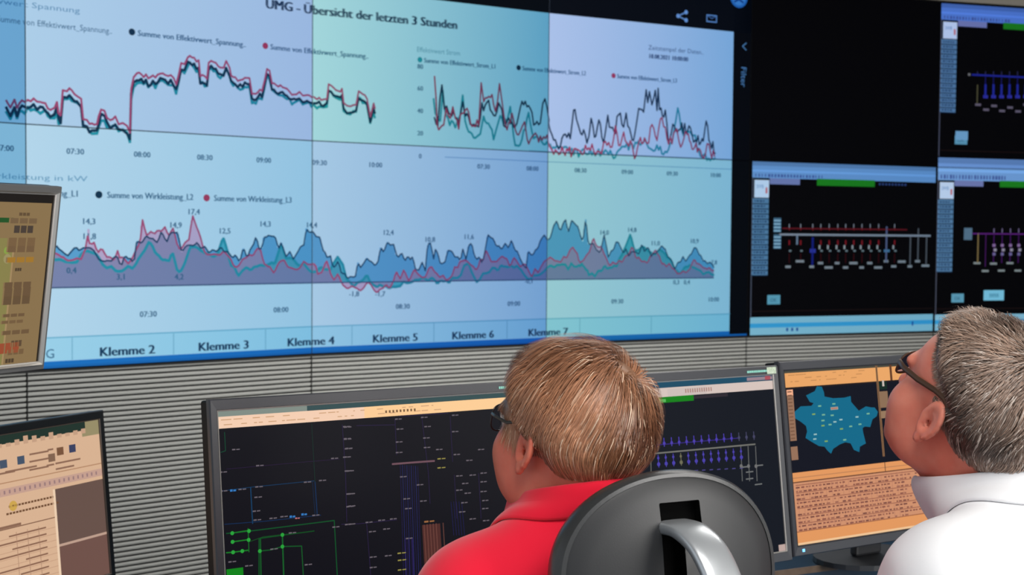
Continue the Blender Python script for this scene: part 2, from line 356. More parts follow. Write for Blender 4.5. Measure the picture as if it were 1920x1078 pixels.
# right part of the wall: black with the control-system windows
W_.rect(4.08, 0, 8.2, 2.04, (1, 1, 2), .5)
def scada(U0, V0, U1, V1, head, foot, main, kind, top=0):
    """a control-system window: title strips, logo, button column, single-line diagram, task bar"""
    H_ = V1 - V0
    W_.rect(U0, V0, U1, V1, (2, 2, 3), 1)
    W_.rect(U0, V1 - head, U1, V1, main, 2); W_.rect(U0, V1 - head * .25, U1, V1, tuple(int(c * .86) for c in main), 2.2)
    W_.rect(U0, V1 - head * .62, U1, V1 - head * .5, tuple(min(255, int(c * 1.12)) for c in main), 2.3)
    for k in range(22):
        x = U0 + .02 + k * .022; 
        W_.rect(x, V1 - head * .93, x + random.uniform(.006, .016), V1 - head * .75, (70, 90, 150), 2.6)
    W_.rect(U0 + .12, V1 - head - .035, U0 + .33, V1 - head, (120, 130, 175), 2)
    W_.rect(U0 + .45, V1 - head - .036, U0 + .87, V1 - head + .004, (30, 132, 30), 3)
    for k in range(9):
        x = U0 + .9 + k * .024; W_.rect(x, V1 - head - .024, x + .014, V1 - head - .012, (50, 70, 120), 3)
    W_.rect(U0 + .015, V1 - head - .115, U0 + .115, V1 - head - .012, (205, 225, 240), 3); W_.text('SWB', U0 + .028, V1 - head - .06, .022, (90, 140, 190), 3.4, width=.05); W_.rect(U0 + .092, V1 - head - .09, U0 + .104, V1 - head - .055, (205, 90, 90), 3.5)
    hb = V1 - head - .12; W_.rect(U0 + .004, hb - .45, U0 + .115, hb, (88, 130, 160), 3)
    for k in range(15):
        y = hb - .45 + k * .03; W_.rect(U0 + .004, y - .004, U0 + .115, y + .002, (24, 46, 66), 3.4)
        x = U0 + .016
        while x < U0 + .09: 
            l = random.uniform(.008, .02); W_.rect(x, y + .010, x + l, y + .020, (45, 75, 105), 3.4); x += l + .006
    W_.rect(U0 + .115, V0 + foot + .075, U0 + .205, V0 + foot + .13, (100, 165, 180), 3); W_.text('OK', U0 + .135, V0 + foot + .09, .022, (50, 95, 115), 3.4)
    W_.rect(U0, V0, U1, V0 + foot, (140, 196, 208), 2); 
    if foot: W_.rect(U0, V0 + foot * .42, U1, V0 + foot * .66, (60, 165, 210), 2.2); [W_.rect(U0 + .25 + k * .035, V0 + foot * .2, U0 + .265 + k * .035, V0 + foot * .38, (40, 90, 150), 2.6) for k in range(3)]; W_.rect(U0 + 1.17, V0 + foot * .35, U0 + 1.18, V0 + foot * .6, (20, 60, 140), 2.6)
    W_.line([(U0 + .003, V0 + foot), (U0 + .003, V1 - head)], .006, (84, 88, 100), 2.1)
    W_.line([(U0, V0 + foot + .035), (U1, V0 + foot + .035)], .004, (34, 20, 16), 2)
# lower left window
scada(4.1, 0, 5.43, 1.018, .095, .107, (112, 158, 206), 0)
def P_(px, py): return wp(px, py)
def vbar(px, y0, y1, wd, col, lay=3): col = tuple(int(c * .78) for c in col); wd *= .62; a, b = wp(px, y0), wp(px, y1); W_.line([a, (a[0], b[1])], wd, col, lay)
def dash(px, py, wd, col, hgt=.013): wd *= .85; hgt *= .8; col = tuple(int(c * .8) for c in col); a = wp(px, py); W_.rect(a[0] - wd / 2, a[1] - hgt / 2, a[0] + wd / 2, a[1] + hgt / 2, col, 3)
K8 = lambda x, y: (1380 + x / 2.913, 290 + y / 2.913)
V1_, V2_ = wp(*K8(500, 405))[1], wp(*K8(500, 438))[1]
W_.line([(wp(*K8(260, 0))[0], V1_), (wp(*K8(940, 0))[0], V1_)], .007, (110, 24, 32))
W_.line([(wp(*K8(245, 0))[0], V2_), (wp(*K8(1068, 0))[0], V2_)], .012, (140, 146, 152), 4)
for y in (345, 435):
    a = wp(*K8(225, y)); W_.rect(a[0] - .026, a[1] - .085, a[0] + .026, a[1], (70, 105, 125), 3); [W_.rect(a[0] - .024, a[1] - .02 - k * .02, a[0] + .024, a[1] - .012 - k * .02, (150, 190, 205), 3.5) for k in range(4)]
for i, x in enumerate((290, 352, 418, 462, 508, 555, 598, 642, 687, 732, 778, 865)):
    X, Y = K8(x, 380); vbar(X, Y, K8(x, 400)[1], .009, (190, 190, 195)); vbar(X, K8(x, 400)[1], K8(x, 412)[1], .009, (170, 40, 44), 5)
    if i not in (2,):
        vbar(X, K8(x, 470)[1], K8(x, 490)[1], .016, (176, 34, 44)); dash(X + 1.5, K8(x, 525)[1], .02, (150, 165, 165)); vbar(X, K8(x, 540)[1], K8(x, 590)[1], .005, (110, 22, 30))
        if i > 2: dash(X - 2.5, K8(x, 505)[1], .014, (205, 205, 200), .03)
vbar(*K8(333, 440), K8(0, 488)[1], .02, (150, 170, 190)); vbar(*K8(418, 455), K8(0, 600)[1], .024, (28, 40, 150)); dash(*K8(418, 525), .05, (60, 70, 190), .03)
vbar(*K8(822, 395), K8(0, 585)[1], .018, (120, 130, 170)); dash(*K8(822, 525), .05, (90, 150, 190), .02)
for x, y0, y1 in ((952, 440, 600), (995, 405, 580), (1040, 445, 600)): vbar(*K8(x, y0), K8(0, y1)[1], .014, (120, 122, 126))
for i, (x, y) in enumerate(((283, 612), (348, 582), (412, 612), (460, 592), (505, 616), (551, 592), (597, 616), (640, 592), (685, 616), (729, 592), (775, 616), (818, 582), (860, 610), (904, 584), (948, 610), (990, 582), (1033, 606))):
    dash(*K8(x, y), (.045, .07, .04)[i % 3], (175, 180, 180), .018)
# lower right window (wider than its cube, reaches over the seam)
scada(5.447, 0, 6.95, 1.08, .14, .103, (122, 168, 214), 1)
Vm = wp(*K8(1500, 433))[1]; W_.line([(wp(*K8(1300, 0))[0], Vm), (6.9, Vm)], .007, (104, 38, 124))
a = wp(*K8(1267, 400)); W_.rect(a[0] - .03, a[1] - .075, a[0] + .03, a[1], (90, 120, 135), 3)
vbar(*K8(1322, 430), K8(0, 590)[1], .014, (180, 150, 90)); vbar(*K8(1364, 430), K8(0, 610)[1], .008, (110, 40, 130))
for k in range(12):
    x = 1408 + k * 45; X, Y = K8(x, 405); vbar(X, Y, K8(0, 425)[1], .01, (170, 150, 190)); vbar(X, K8(0, 440)[1], K8(0, 590)[1], .006, (120, 40, 150))
    for y, c in ((495, (190, 150, 200)), (520, (200, 190, 200)), (543, (150, 140, 190))): dash(X + (2 if y == 520 else 0), K8(0, y)[1], .026, c, .022)
for k, (x, y) in enumerate(((1315, 592), (1360, 635), (1405, 595), (1448, 633), (1495, 592), (1538, 633))): dash(*K8(x, y), .06, (175, 185, 175), .016)
a = wp(*K8(1352, 740)); W_.rect(a[0], a[1] - .065, a[0] + .15, a[1], (130, 205, 220), 3); W_.text('8888', a[0] + .04, a[1] - .045, .026, (60, 130, 150), 3.5)
# upper right window
scada(5.447, 1.09, 6.95, 2.03, .1, 0, (88, 132, 206), 2)
K4 = lambda x, y: (1380 + x / 3.198, y / 3.198)
Vm = wp(*K4(1550, 455))[1]; W_.line([(wp(*K4(1425, 0))[0], Vm), (6.9, Vm)], .011, (34, 42, 140)); dash(*K4(1397, 447), .02, (150, 150, 140), .02)
for k in range(12):
    x = 1447 + k * 48; X = K4(x, 0)[0]; vbar(X, K4(0, 430)[1], K4(0, 452)[1], .008, (70, 70, 120))
    if k: 
        vbar(X, K4(0, 455)[1], K4(0, 580)[1], .008, (40, 40, 140)); vbar(X, K4(0, 510)[1], K4(0, 582)[1], .024, (48, 60, 190), 3.5); dash(X, K4(0, 580)[1], .04, (70, 70, 200), .024)
    else: vbar(X, K4(0, 510)[1], K4(0, 620)[1], .01, (130, 125, 80))
    dash(X + 1, K4(0, (628, 658, 635, 665, 645, 668)[k % 6])[1], .05, (135, 125, 135), .018)
a = wp(*K4(1315, 785)); W_.rect(a[0], a[1] - .055, a[0] + .09, a[1], (120, 175, 200), 3.6)

# per-cube colour cast, viewing-angle falloff painted in from left to right: (top-left, top-right, bottom-left, bottom-right)
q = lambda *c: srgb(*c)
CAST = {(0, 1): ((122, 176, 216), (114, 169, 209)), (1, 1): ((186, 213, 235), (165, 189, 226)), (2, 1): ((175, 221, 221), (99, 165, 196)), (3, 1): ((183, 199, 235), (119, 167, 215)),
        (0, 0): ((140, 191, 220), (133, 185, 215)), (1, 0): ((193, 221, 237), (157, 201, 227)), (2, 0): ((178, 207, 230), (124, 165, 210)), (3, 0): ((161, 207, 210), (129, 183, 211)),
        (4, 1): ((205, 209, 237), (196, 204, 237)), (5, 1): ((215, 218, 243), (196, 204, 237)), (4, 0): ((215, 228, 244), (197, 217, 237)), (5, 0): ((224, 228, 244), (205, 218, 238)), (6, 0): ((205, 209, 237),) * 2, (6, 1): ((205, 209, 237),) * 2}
names = ['far left, cut off by the picture edge', 'left end beside the leftmost seam', 'middle of the bright report', 'right end of the bright report', 'mostly black, right of the report', 'at the right edge of the picture', 'beyond the picture edge']
what = {(0, 1): 'upper row at the far left edge, a plain light blue strip', (0, 0): 'lower row at the far left edge, behind the raised beige monitor',
        (1, 1): 'upper row, with the stepped line chart left of the title', (1, 0): 'lower row, with the mauve area chart above Klemme 2 and 3',
        (2, 1): 'upper row, greenish, with most of the title', (2, 0): 'lower row, with the area chart above Klemme 5 and 6',
        (3, 1): 'upper row, lavender, with spiky dark chart and header icons', (3, 0): 'lower row, greenish, with the right end of the area chart',
        (4, 1): 'upper row, nearly all black, right of the word Filter', (4, 0): 'lower row, black window with red and grey line diagram',
        (5, 1): 'upper row at the right edge, with blue line diagram', (5, 0): 'lower row at the right edge, with purple diagram'}
m_housing = mat('cube_housing', (.012, .013, .015), .6)
for (k, r) in [(k, r) for r in (0, 1) for k in range(6)]:
    U0, V0 = (k - 1) * CW, r * CH; g = .0022
    cc = wall_pt(U0 + CW / 2, 0, -.30); an = ang[k]
    t = empty('display_cube', (cc[0], cc[1], ZB + V0), 'display cube, ' + what[(k, r)], 'display', 'display cubes of the video wall', rz=an)
    inv = Matrix.Rotation(-an, 4, 'Z') @ Matrix.Translation((-cc[0], -cc[1], -(ZB + V0)))
    h = MB(); h.box((0, 0, CH / 2), (CW - .004, .597, CH - .004)).build('housing', m_housing, t)
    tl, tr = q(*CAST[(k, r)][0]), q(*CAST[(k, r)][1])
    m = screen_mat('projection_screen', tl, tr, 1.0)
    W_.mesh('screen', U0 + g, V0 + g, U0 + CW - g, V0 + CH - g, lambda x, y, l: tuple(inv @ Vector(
        (lambda kk, s_: (knots[kk][0] + cos(ang[kk]) * s_ + sin(ang[kk]) * (-.0 + .0005 + l * .0006) + 0, knots[kk][1] + sin(ang[kk]) * s_ - cos(ang[kk]) * (.0005 + l * .0006), ZB + y))(k, x - U0))), m, t)

# ------------------------------------------------------------------ the room
def struct(name, m, mb=None, **k):
    o = mb.build(name, m); o['kind'] = 'structure'; return o
m_floor = mat('floor_vinyl', (.16, .17, .18), .5, noise=(9, (.13, .14, .15)))
m_wallp = mat('beige_paint', (.42, .38, .32), .8)
m_ceil = mat('ceiling_board', (.55, .52, .48), .9, noise=(60, (.48, .46, .43)))
m_dark = mat('dark_wall_finish', (.03, .03, .03), .9)  # one even dark finish for the back wall and the strip under the cubes
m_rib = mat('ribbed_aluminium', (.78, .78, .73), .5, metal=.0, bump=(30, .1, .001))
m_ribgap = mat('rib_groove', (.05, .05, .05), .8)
struct('floor', m_floor, MB().box((1.2, 3.2, -.35), (11, 12, .1)))
o_ = MB().box((.3, 1.35, -.15), (5.6, 4.5, .3), bev=.004).build('raised_floor', m_floor); o_['kind'] = 'structure'
struct('ceiling', m_ceil, MB().box((1.2, 4.2, 3.06), (11, 10, .1)))
struct('wall_right', m_wallp, MB().box((6.65, 6.0, 1.35), (.1, 6.4, 3.3)))
# wall following the cubes: back wall behind, beige fascia above, ribbed metal panels below
fw = MB(); ft_ = MB()
def band(mb, o0, o1, z0, z1):
    a = [wall_pt((k - 1) * CW, 0, 0) for k in range(len(ang) + 1)]
    nrm = []
    for k in range(len(ang) + 1):
        aa = (ang[max(k - 1, 0)] + ang[min(k, len(ang) - 1)]) / 2; nrm.append((sin(aa), -cos(aa)))
    kp = [np.array(knots[k]) for k in range(len(ang) + 1)]
    f = [kp[k] + np.array(nrm[k]) * o0 for k in range(len(kp))]; b = [kp[k] + np.array(nrm[k]) * o1 for k in range(len(kp))]
    mb.prism([tuple(p) for p in f] + [tuple(p) for p in b[::-1]], z0, z1); return mb
struct('wall_front', m_dark, band(MB(), -.72, -.9, -.3, 3.01))
struct('trim_1', m_wallp, band(MB(), .004, -.3, ZB + 2 * CH + .006, 3.01))
struct('trim_2', m_dark, band(MB(), .006, -.3, ZB - .012, ZB - .004))
for k in range(len(ang)):                          # one ribbed metal panel under each column of cubes
    u = np.array([cos(ang[k]), sin(ang[k])]); n = np.array([sin(ang[k]), -cos(ang[k])]); A = knots[k] + u * .004; Bq = knots[k] + u * (CW - .004)
    mb = MB(); z = -.26; prof = []
    pitch = .0222
    while z < ZB - .02:
        prof += [(z, 0), (z + .0045, 0.0), (z + .005, .014), (z + .016, .020), (z + .0185, .016), (z + .019, .0)]; z += pitch
    P = [[(*(A + n * (o - .02)), zz), (*(Bq + n * (o - .02)), zz)] for zz, o in prof]
    mb.grid(P)
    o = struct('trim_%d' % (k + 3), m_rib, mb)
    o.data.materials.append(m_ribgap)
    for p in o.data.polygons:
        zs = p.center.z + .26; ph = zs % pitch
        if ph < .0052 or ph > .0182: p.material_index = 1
    mm = o.modifiers.new('solid', 'SOLIDIFY'); mm.thickness = .004; mm.offset = -1

# ------------------------------------------------------------------ desk monitors
m_frame = mat('grey_bezel', (.034, .036, .044), .42)
m_case = mat('black_case', (.005, .005, .005), .6, spec=.15)
m_blackframe = mat('black_bezel', (.008, .010, .012), .35)
m_silver = mat('silver_edge', (.55, .53, .50), .3, metal=.6)
m_greyframe = mat('light_grey_bezel', (.13, .13, .13), .4)
m_standm = mat('stand_plastic', (.02, .021, .024), .45)
class Mon:
    def __init__(s, P, yaw, tilt, w, h):
        s.P = np.array(P, float); a, b = R(yaw), R(tilt); s.a, s.b = a, b; s.w, s.h = w, h
        s.u = np.array([cos(a), sin(a), 0]); n = np.array([-sin(a), cos(a), 0])
        s.up = np.array([0, 0, 1]) * cos(b) + n * sin(b); s.n = np.cross(s.u, s.up)   # towards the viewer
        s.cv = Canvas()
    def at(s, px, py):
        d = ray(px, py); t = np.dot(s.P - CAM, s.n) / np.dot(d, s.n); q = CAM + t * d - s.P
        return float(q @ s.u), float(q @ s.up)
    def build(s, label, group, fs, ft, fb, mats, depth, mscreen, desk_z, mount='stand', base=(4, 4, 6), iw=1):
        w, h = s.w, s.h; frame_m, case_m, in_m = mats
        org = s.P + s.u * w / 2 + s.up * (-h)      # bottom middle of the screen
        foot = org - s.n * .11
        t = empty('computer_monitor', (foot[0], foot[1], desk_z), label, 'monitor', group, rz=s.a)
        inv = (Matrix.Translation((foot[0], foot[1], desk_z)) @ Matrix.Rotation(s.a, 4, 'Z')).inverted()
        L = Matrix.Identity(4)
        for i in range(3): L[i][0] = s.u[i]; L[i][1] = s.up[i]; L[i][2] = s.n[i]; L[i][3] = s.P[i]
        T = inv @ L                                 # (s, t, n) on the screen -> monitor's own space
        # case behind, front frame as a bevelled ring
        mb = MB(); d1 = depth * .55
        mb.box((w / 2, -h / 2 - (fb - ft) / 2, -.008 - d1 / 2), (w + 2 * fs - .002, h + ft + fb - .002, d1), bev=.004)
        mb.box((w / 2, -h / 2, -.008 - depth * .75), (w * .62, h * .62, depth * .5), bev=.015)
        mb.build('case', case_m, t, Tm=T)
        mb = MB(); o = [(-fs, ft), (w + fs, ft), (w + fs, -h - fb), (-fs, -h - fb)]; i_ = [(0, 0), (w, 0), (w, -h), (0, -h)]
        def ring(poly, z, e=0): 
            c = [(-1, 1), (1, 1), (1, -1), (-1, -1)]
            return [(p[0] + c[j][0] * e, p[1] + c[j][1] * e, z) for j, p in enumerate(poly)]
        mb.grid([ring(o, -.010), ring(o, .002), ring(o, .005, -.002), ring(i_, .004, .003), ring(i_, .0005, .0008), ring(i_, -.004)], close_v=True)
        mb.build('bezel', frame_m, t, Tm=T)
        mb = MB(); mb.grid([ring(i_, .0030 * iw, .0025 + (iw > 1) * .003), ring(i_, .0042, .0022), ring(i_, .0030, .0002), ring(i_, .0004, .0)], close_v=True)
        mb.build('bezel_inner_edge', in_m, t, Tm=T)
        s.cv.mesh('screen', 0, -h, w, 0, lambda x, y, l: tuple(T @ Vector((x, y, .0002 + l * .00012))), mscreen, t, base=srgb(*base))
        if mount == 'stand': mb = MB(); mb.box((.012 if mount == 'stand' else w - .03, -h - fb * .5, .0052), (.006, .006, .002), bev=.0006); mb.build('power_light', mat('blue_led', (.1, .4, .8), .4, emit=(.15, .5, 1), es=1.6), t, Tm=T)
        if mount == 'stand':
            # neck and foot in the monitor's own space (x along the desk row, y away, z up)
            c = T @ Vector((w / 2, -h * .55, -depth)); mb = MB()
            mb.box((0, c.y, .006 + (c.z) / 2), (.08, .022, c.z - .012), bev=.006); mb.box((0, c.y - .015, c.z), (.11, .05, .1), bev=.008); mb.build('stand_neck', m_standm, t)
            MB().prism([(.13 * cos(a_ * pi / 12), c.y + .1 * sin(a_ * pi / 12)) for a_ in range(24)], .0005, .012).build('stand_base', m_standm, t)
        else:
            c = T @ Vector((w / 2, -h / 2, -depth)); mb = MB(); mb.box((c.x, c.y + .03, c.z), (.1, .03, .1), bev=.004)
            mb.tube([(c.x, c.y + .04, c.z), (c.x, c.y + .14, c.z)], .02); mb.tube([(c.x, c.y + .14, .002), (c.x, c.y + .14, c.z + .06)], .022)
            mb.build('mounting_pole', m_standm, t)
            MB().prism([(c.x + .09 * cos(a_ * pi / 12), c.y + .14 + .09 * sin(a_ * pi / 12)) for a_ in range(24)], .0005, .01).build('pole_clamp', m_standm, t)
        s.root, s.T = t, T
        return t
DESK = .735
K_ = 1.12
GRP = 'desk monitors in front of the two men'
A = Mon((-.4736, 2.1428, 1.2101), 32.1, 7.7, .58, .363)
uA = A.u
B = Mon(A.P + uA * .6227, 32.1, 7.7, .58, .363)
Cm = Mon((.5725, 2.7962, 1.2169), 31.5, 7.9, .58, .363)

# --- contents of the left dark monitor
cv = A.cv
def pr_(mon, pts): return [mon.at(x, y) for x, y in pts]
KA = lambda x, y: (360 + x / 3.19, 740 + y / 3.19)           # reading frame of the left half of the picture of this screen
KB = lambda x, y: (640 + x / 3.19, 740 + y / 3.19)
def ln(mon, K, pts, wd, col, lay=2): mon.cv.line([mon.at(*K(x, y)) for x, y in pts], wd, col, lay)
tb0, tb1 = -.0085, -.0275
cv.rect(0, tb0, .58, 0, (52, 78, 80), 1); cv.rect(0, tb0, .155, 0, (128, 140, 132), 1.2)
cv.rect(0, tb1, .58, tb0, (252, 205, 150), 1.1); cv.rect(0, tb1, .26, tb0, (244, 206, 178), 1.2)
for k in range(60):
    x = random.uniform(.004, .40); cv.rect(x, tb0 - .006 - .008 * (k % 2), x + random.uniform(.003, .014), tb0 - .0045 - .008 * (k % 2), (205, 160, 120), 1.5)
x = .30
while x < .36: cv.rect(x, -.0215, x + .0035, -.017, (120, 90, 60), 1.6); x += .007
G = (30, 150, 50)
ln(A, KA, [(194, 225), (200, 335), (172, 345)], .0012, (14, 70, 48)); ln(A, KA, [(715, 175), (735, 520)], .0012, (16, 44, 36))
ln(A, KA, [(205, 445), (640, 405), (880, 385)], .001, (36, 22, 52)); ln(A, KA, [(185, 575), (360, 552), (730, 515)], .0013, (16, 50, 82)); ln(A, KA, [(195, 775), (430, 757), (770, 720)], .0013, (14, 42, 78))
ln(A, KA, [(350, 555), (362, 770)], .0018, (16, 60, 96)); ln(A, KA, [(735, 520), (748, 715)], .0018, (16, 44, 80)); ln(A, KA, [(720, 520), (735, 715)], .001, (14, 38, 66))
ln(A, KA, [(205, 830), (350, 815), (850, 752), (868, 1078)], .0018, (12, 78, 38)); ln(A, KA, [(400, 1078), (400, 860), (540, 840), (730, 815)], .0018, (12, 76, 32))
ln(A, KA, [(540, 845), (548, 1078)], .0024, (18, 92, 38)); ln(A, KA, [(405, 935), (470, 928), (540, 908), (655, 905), (665, 1078)], .0018, (16, 84, 36)); ln(A, KA, [(408, 860), (412, 1078)], .0024, (16, 82, 34)); ln(A, KA, [(335, 800), (340, 940)], .0016, (18, 100, 34))
ln(A, KA, [(205, 945), (245, 942), (335, 930)], .002, (22, 122, 36)); ln(A, KA, [(240, 880), (340, 866)], .002, (22, 122, 36)); ln(A, KA, [(235, 828), (340, 812)], .002, (22, 122, 36)); ln(A, KA, [(340, 880), (425, 850), (730, 815)], .0012, (20, 70, 30))
for x, y in ((240, 828), (340, 815), (242, 880), (338, 868), (245, 942), (300, 935), (540, 838), (405, 935), (540, 908)):
    p = A.at(*KA(x, y)); cv.disc(p[0], p[1], .0032, (40, 160, 58), 3)
p = A.at(*KA(205, 1045)); cv.rect(p[0], p[1] - .02, p[0] + .028, p[1], (16, 130, 26), 3)
def marks(mon, K, pts, wd=.010, col=(104, 96, 104), hgt=.0022):
    for x, y in pts:
        p = mon.at(*K(x, y)); mon.cv.rect(p[0] - wd / 2, p[1] - hgt / 2, p[0] - wd * .08, p[1] + hgt / 2, col, 3); mon.cv.rect(p[0] + wd * .04, p[1] - hgt / 2, p[0] + wd / 2, p[1] + hgt * .3, col, 3)
marks(A, KA, [(262, 327), (405, 423), (852, 380), (185, 462), (188, 575), (300, 565), (400, 550), (395, 612), (385, 695), (390, 748), (690, 522), (780, 512), (485, 738), (550, 728), (740, 720), (600, 825), (490, 922), (240, 998), (340, 1022), (695, 1015), (860, 790), (935, 775)], .013)
marks(A, KA, [(930, 193), (930, 265), (935, 322), (925, 372), (945, 455), (945, 592), (945, 668)], .014)
marks(A, KA, [(245, 572), (600, 728), (670, 715)], .010, (50, 120, 190), .0035); marks(A, KA, [(630, 738)], .008, (190, 110, 110))
for pts in ([(5, 180), (25, 480), (32, 760)], [(0, 775), (100, 772), (330, 748)], [(320, 150), (330, 360)], [(480, 130), (520, 470), (530, 650)], [(650, 130), (665, 400)], [(675, 480), (690, 740)], [(820, 470), (835, 740)], [(150, 760), (175, 1078)], [(90, 185), (320, 180)], [(345, 130), (640, 110)]):
    ln(A, KB, pts, .0012, (38, 28, 62))
for k in range(9): ln(A, KB, [(352 + k * 13, 420 + k), (372 + k * 13, 1078)], .0011, (34, 36, 92) if k % 2 else (30, 24, 70))
for k in range(5): ln(A, KB, [(655 + k * 16, 640), (672 + k * 16, 840)], .001, (28, 28, 78))
for k in range(3): ln(A, KB, [(380 + k * 22, 860), (388 + k * 22, 1078)], .0016, (44, 34, 92))
ln(A, KB, [(305, 415), (430, 405), (555, 396)], .0032, (110, 78, 88), 3)
marks(A, KB, [(30, 190), (35, 262), (45, 320), (35, 372), (40, 455), (60, 592), (62, 665), (62, 773), (340, 145), (350, 205), (345, 282), (345, 345), (495, 135), (515, 190), (508, 258), (512, 315), (680, 122), (680, 220), (585, 327), (690, 357), (835, 327), (765, 392), (370, 490), (470, 538), (490, 635), (390, 622), (400, 680), (705, 485), (785, 480), (740, 530), (705, 570), (755, 588), (735, 645), (850, 468), (850, 520), (850, 578), (860, 632), (860, 680), (785, 742), (865, 752), (165, 762), (240, 750), (310, 742), (185, 818), (270, 802), (405, 858), (190, 970), (280, 962), (190, 1032), (722, 700)], .013)
marks(A, KB, [(598, 382), (598, 436), (360, 946), (362, 988), (362, 1046)], .016, (150, 140, 70)); marks(A, KB, [(525, 757)], .02, (150, 100, 60), .003)
p0, p1, p2, p3 = (A.at(*KB(*c_)) for c_ in ((482, 780), (590, 770), (590, 900), (500, 990))); cv.poly([p0, p1, (p1[0], p1[1] - .075), (p0[0], p0[1] - .075)], (78, 42, 38), 2)
for k in range(5): cv.line([(p0[0] + .004 + k * .006, p0[1]), (p0[0] + .004 + k * .006, p0[1] - .075)], .001, (120, 74, 64), 2.5)
cv.line([(p1[0] + .006, p1[1]), (p1[0] + .006, p1[1] - .07)], .002, (90, 56, 50), 2.5)

# --- contents of the middle dark monitor (partly behind the blond man)
cv = B.cv; KC = lambda x, y: (1200 + x / 5.989, 680 + y / 5.989)
cv.rect(0, -.011, .58, 0, (26, 76, 100), 1); cv.rect(.51, -.0085, .58, -.002, (150, 130, 140), 1.3); cv.rect(.56, -.009, .575, -.001, (170, 80, 90), 1.4)
cv.rect(0, -.029, .58, -.011, (214, 196, 188), 1.1); cv.rect(.30, -.029, .40, -.014, (205, 190, 184), 1.2)
for k in range(12): cv.rect(.345 + k * .006, -.024, .348 + k * .006, -.016, (170, 130, 120), 1.5)
g0 = B.at(*KC(170, 410)); g1 = B.at(*KC(600, 380)); cv.rect(g0[0], g1[1] - .008, g1[0], -.029, (10, 128, 16), 1.6); cv.rect(g0[0] + .002, -.039, g0[0] + .026, -.033, (90, 180, 90), 1.8)
cv.rect(g1[0], -.037, g1[0] + .09, -.031, (44, 38, 46), 1.4)
VI = (74, 60, 170)
for k in range(14):
    x, y = 185 + k * 84, 905 - k * 6.2; p = B.at(*KC(x, y)); c_ = VI if k < 11 else (66, 66, 96)
    cv.line([(p[0], p[1] - .007), (p[0], p[1] + .009)], .0022, c_, 3); cv.disc(p[0], p[1] - .001, .0034, c_, 3.2)
a_, b_ = B.at(*KC(170, 925)), B.at(*KC(1120, 845)); cv.line([a_, b_], .0018, (48, 34, 120))
a_, b_ = B.at(*KC(100, 1025)), B.at(*KC(1290, 915)); cv.line([a_, b_], .003, (112, 112, 106), 3); yb = b_[1]
KD = lambda x, y: (1180 + x / 2.709, 680 + y / 2.709)
for k in range(12):
    x = 147 + k * 38.2; p = B.at(*KD(x, 500 - k * 3.2)); c_ = (72, 62, 168) if k not in (3,) else (110, 108, 84)
    cv.line([(p[0], p[1] - .012), (p[0], p[1] + .012)], .0018, c_, 3); cv.disc(p[0], p[1] - .006, .004, c_, 3.2); cv.disc(p[0], p[1] + .006, .0028, c_, 3.2)
    p2 = B.at(*KD(x, 560 - k * 2)); cv.rect(p2[0] - .004, p2[1], p2[0] + .005, p2[1] + .002, (72, 66, 130), 3)
for x in (565, 602, 640): p, q2 = B.at(*KD(x, 425)), B.at(*KD(x + 8, 600)); cv.line([p, q2], .0022, (96, 98, 98), 3); cv.disc(q2[0], q2[1] + .03, .004, (110, 110, 110), 3.2)
for x, y in ((105, 560), (585, 530), (660, 522), (610, 590), (655, 618), (610, 555)): p = B.at(*KD(x, y)); cv.rect(p[0] - .010, p[1] - .001, p[0] + .010, p[1] + .0015, (110, 112, 112), 3)
ln(B, KD, [(108, 470), (110, 570)], .0022, (100, 100, 92), 3)
cv.rect(.562, -.363, .58, -.350, (190, 165, 158), 2)

# --- contents of the right monitor: orange toolbars, teal region map, orange table
cv = Cm.cv; KE = lambda x, y: (1460 + x / 4.9, 670 + y / 4.9)
OR = (234, 166, 102)
vb = Cm.at(*KE(500, 248))[1]; vt = -.0045
cv.rect(0, vt, .45, 0, (70, 70, 60), 1); cv.rect(0, vb, .58, vt, OR, 1.2)
for k in range(26):
    x = random.uniform(.005, .23); y = random.choice((-.010, -.017, -.024)); cv.rect(x, y, x + random.uniform(.004, .02), y + .0018, (196, 138, 84), 1.5)
cv.rect(0, vb - .0035, .58, vb, (30, 22, 24), 1.3)
us = Cm.at(*KE(930, 500))[0]
cv.rect(us - .003, -.2, us + .003, 0, (150, 110, 74), 2); cv.rect(us - .001, -.2, us + .001, 0, (70, 50, 40), 2.1)
us2 = Cm.at(*KE(1030, 130))[0]; cv.rect(us2 - .004, vb, us2 + .003, 0, (96, 56, 34), 2)
def rr(x0, y0, x1, y1, col, lay=2): a_, b_ = Cm.at(*KE(x0, y0)), Cm.at(*KE(x1, y1)); cv.rect(a_[0], b_[1], b_[0], a_[1], col, lay)
a_ = Cm.at(*KE(60, 300)); b_ = Cm.at(*KE(155, 765)); cv.rect(a_[0] + .003, b_[1], a_[0] + .021, a_[1], (150, 112, 88), 2); cv.rect(a_[0] + .003, a_[1] - .012, a_[0] + .021, a_[1], (244, 176, 140), 2.2)
for k in range(14): cv.rect(a_[0] + .005, b_[1] + .004 + k * .0075, a_[0] + .017, b_[1] + .0065 + k * .0075, (120, 84, 64), 2.3)
b_ = Cm.at(*KE(135, 820)); cv.rect(b_[0] - .008, b_[1] - .028, b_[0] + .011, b_[1], (150, 112, 88), 2)
a_ = Cm.at(*KE(915, 315)); cv.rect(a_[0], a_[1] - .036, a_[0] + .028, a_[1], (140, 110, 84), 2); cv.rect(a_[0], a_[1] - .059, a_[0] + .028, a_[1] - .043, (150, 120, 92), 2); cv.rect(a_[0] + .014, a_[1] + .011, a_[0] + .020, a_[1] + .024, (200, 190, 180), 2); cv.rect(a_[0], a_[1] + .004, a_[0] + .028, a_[1] + .022, (10, 40, 30), 1.5)
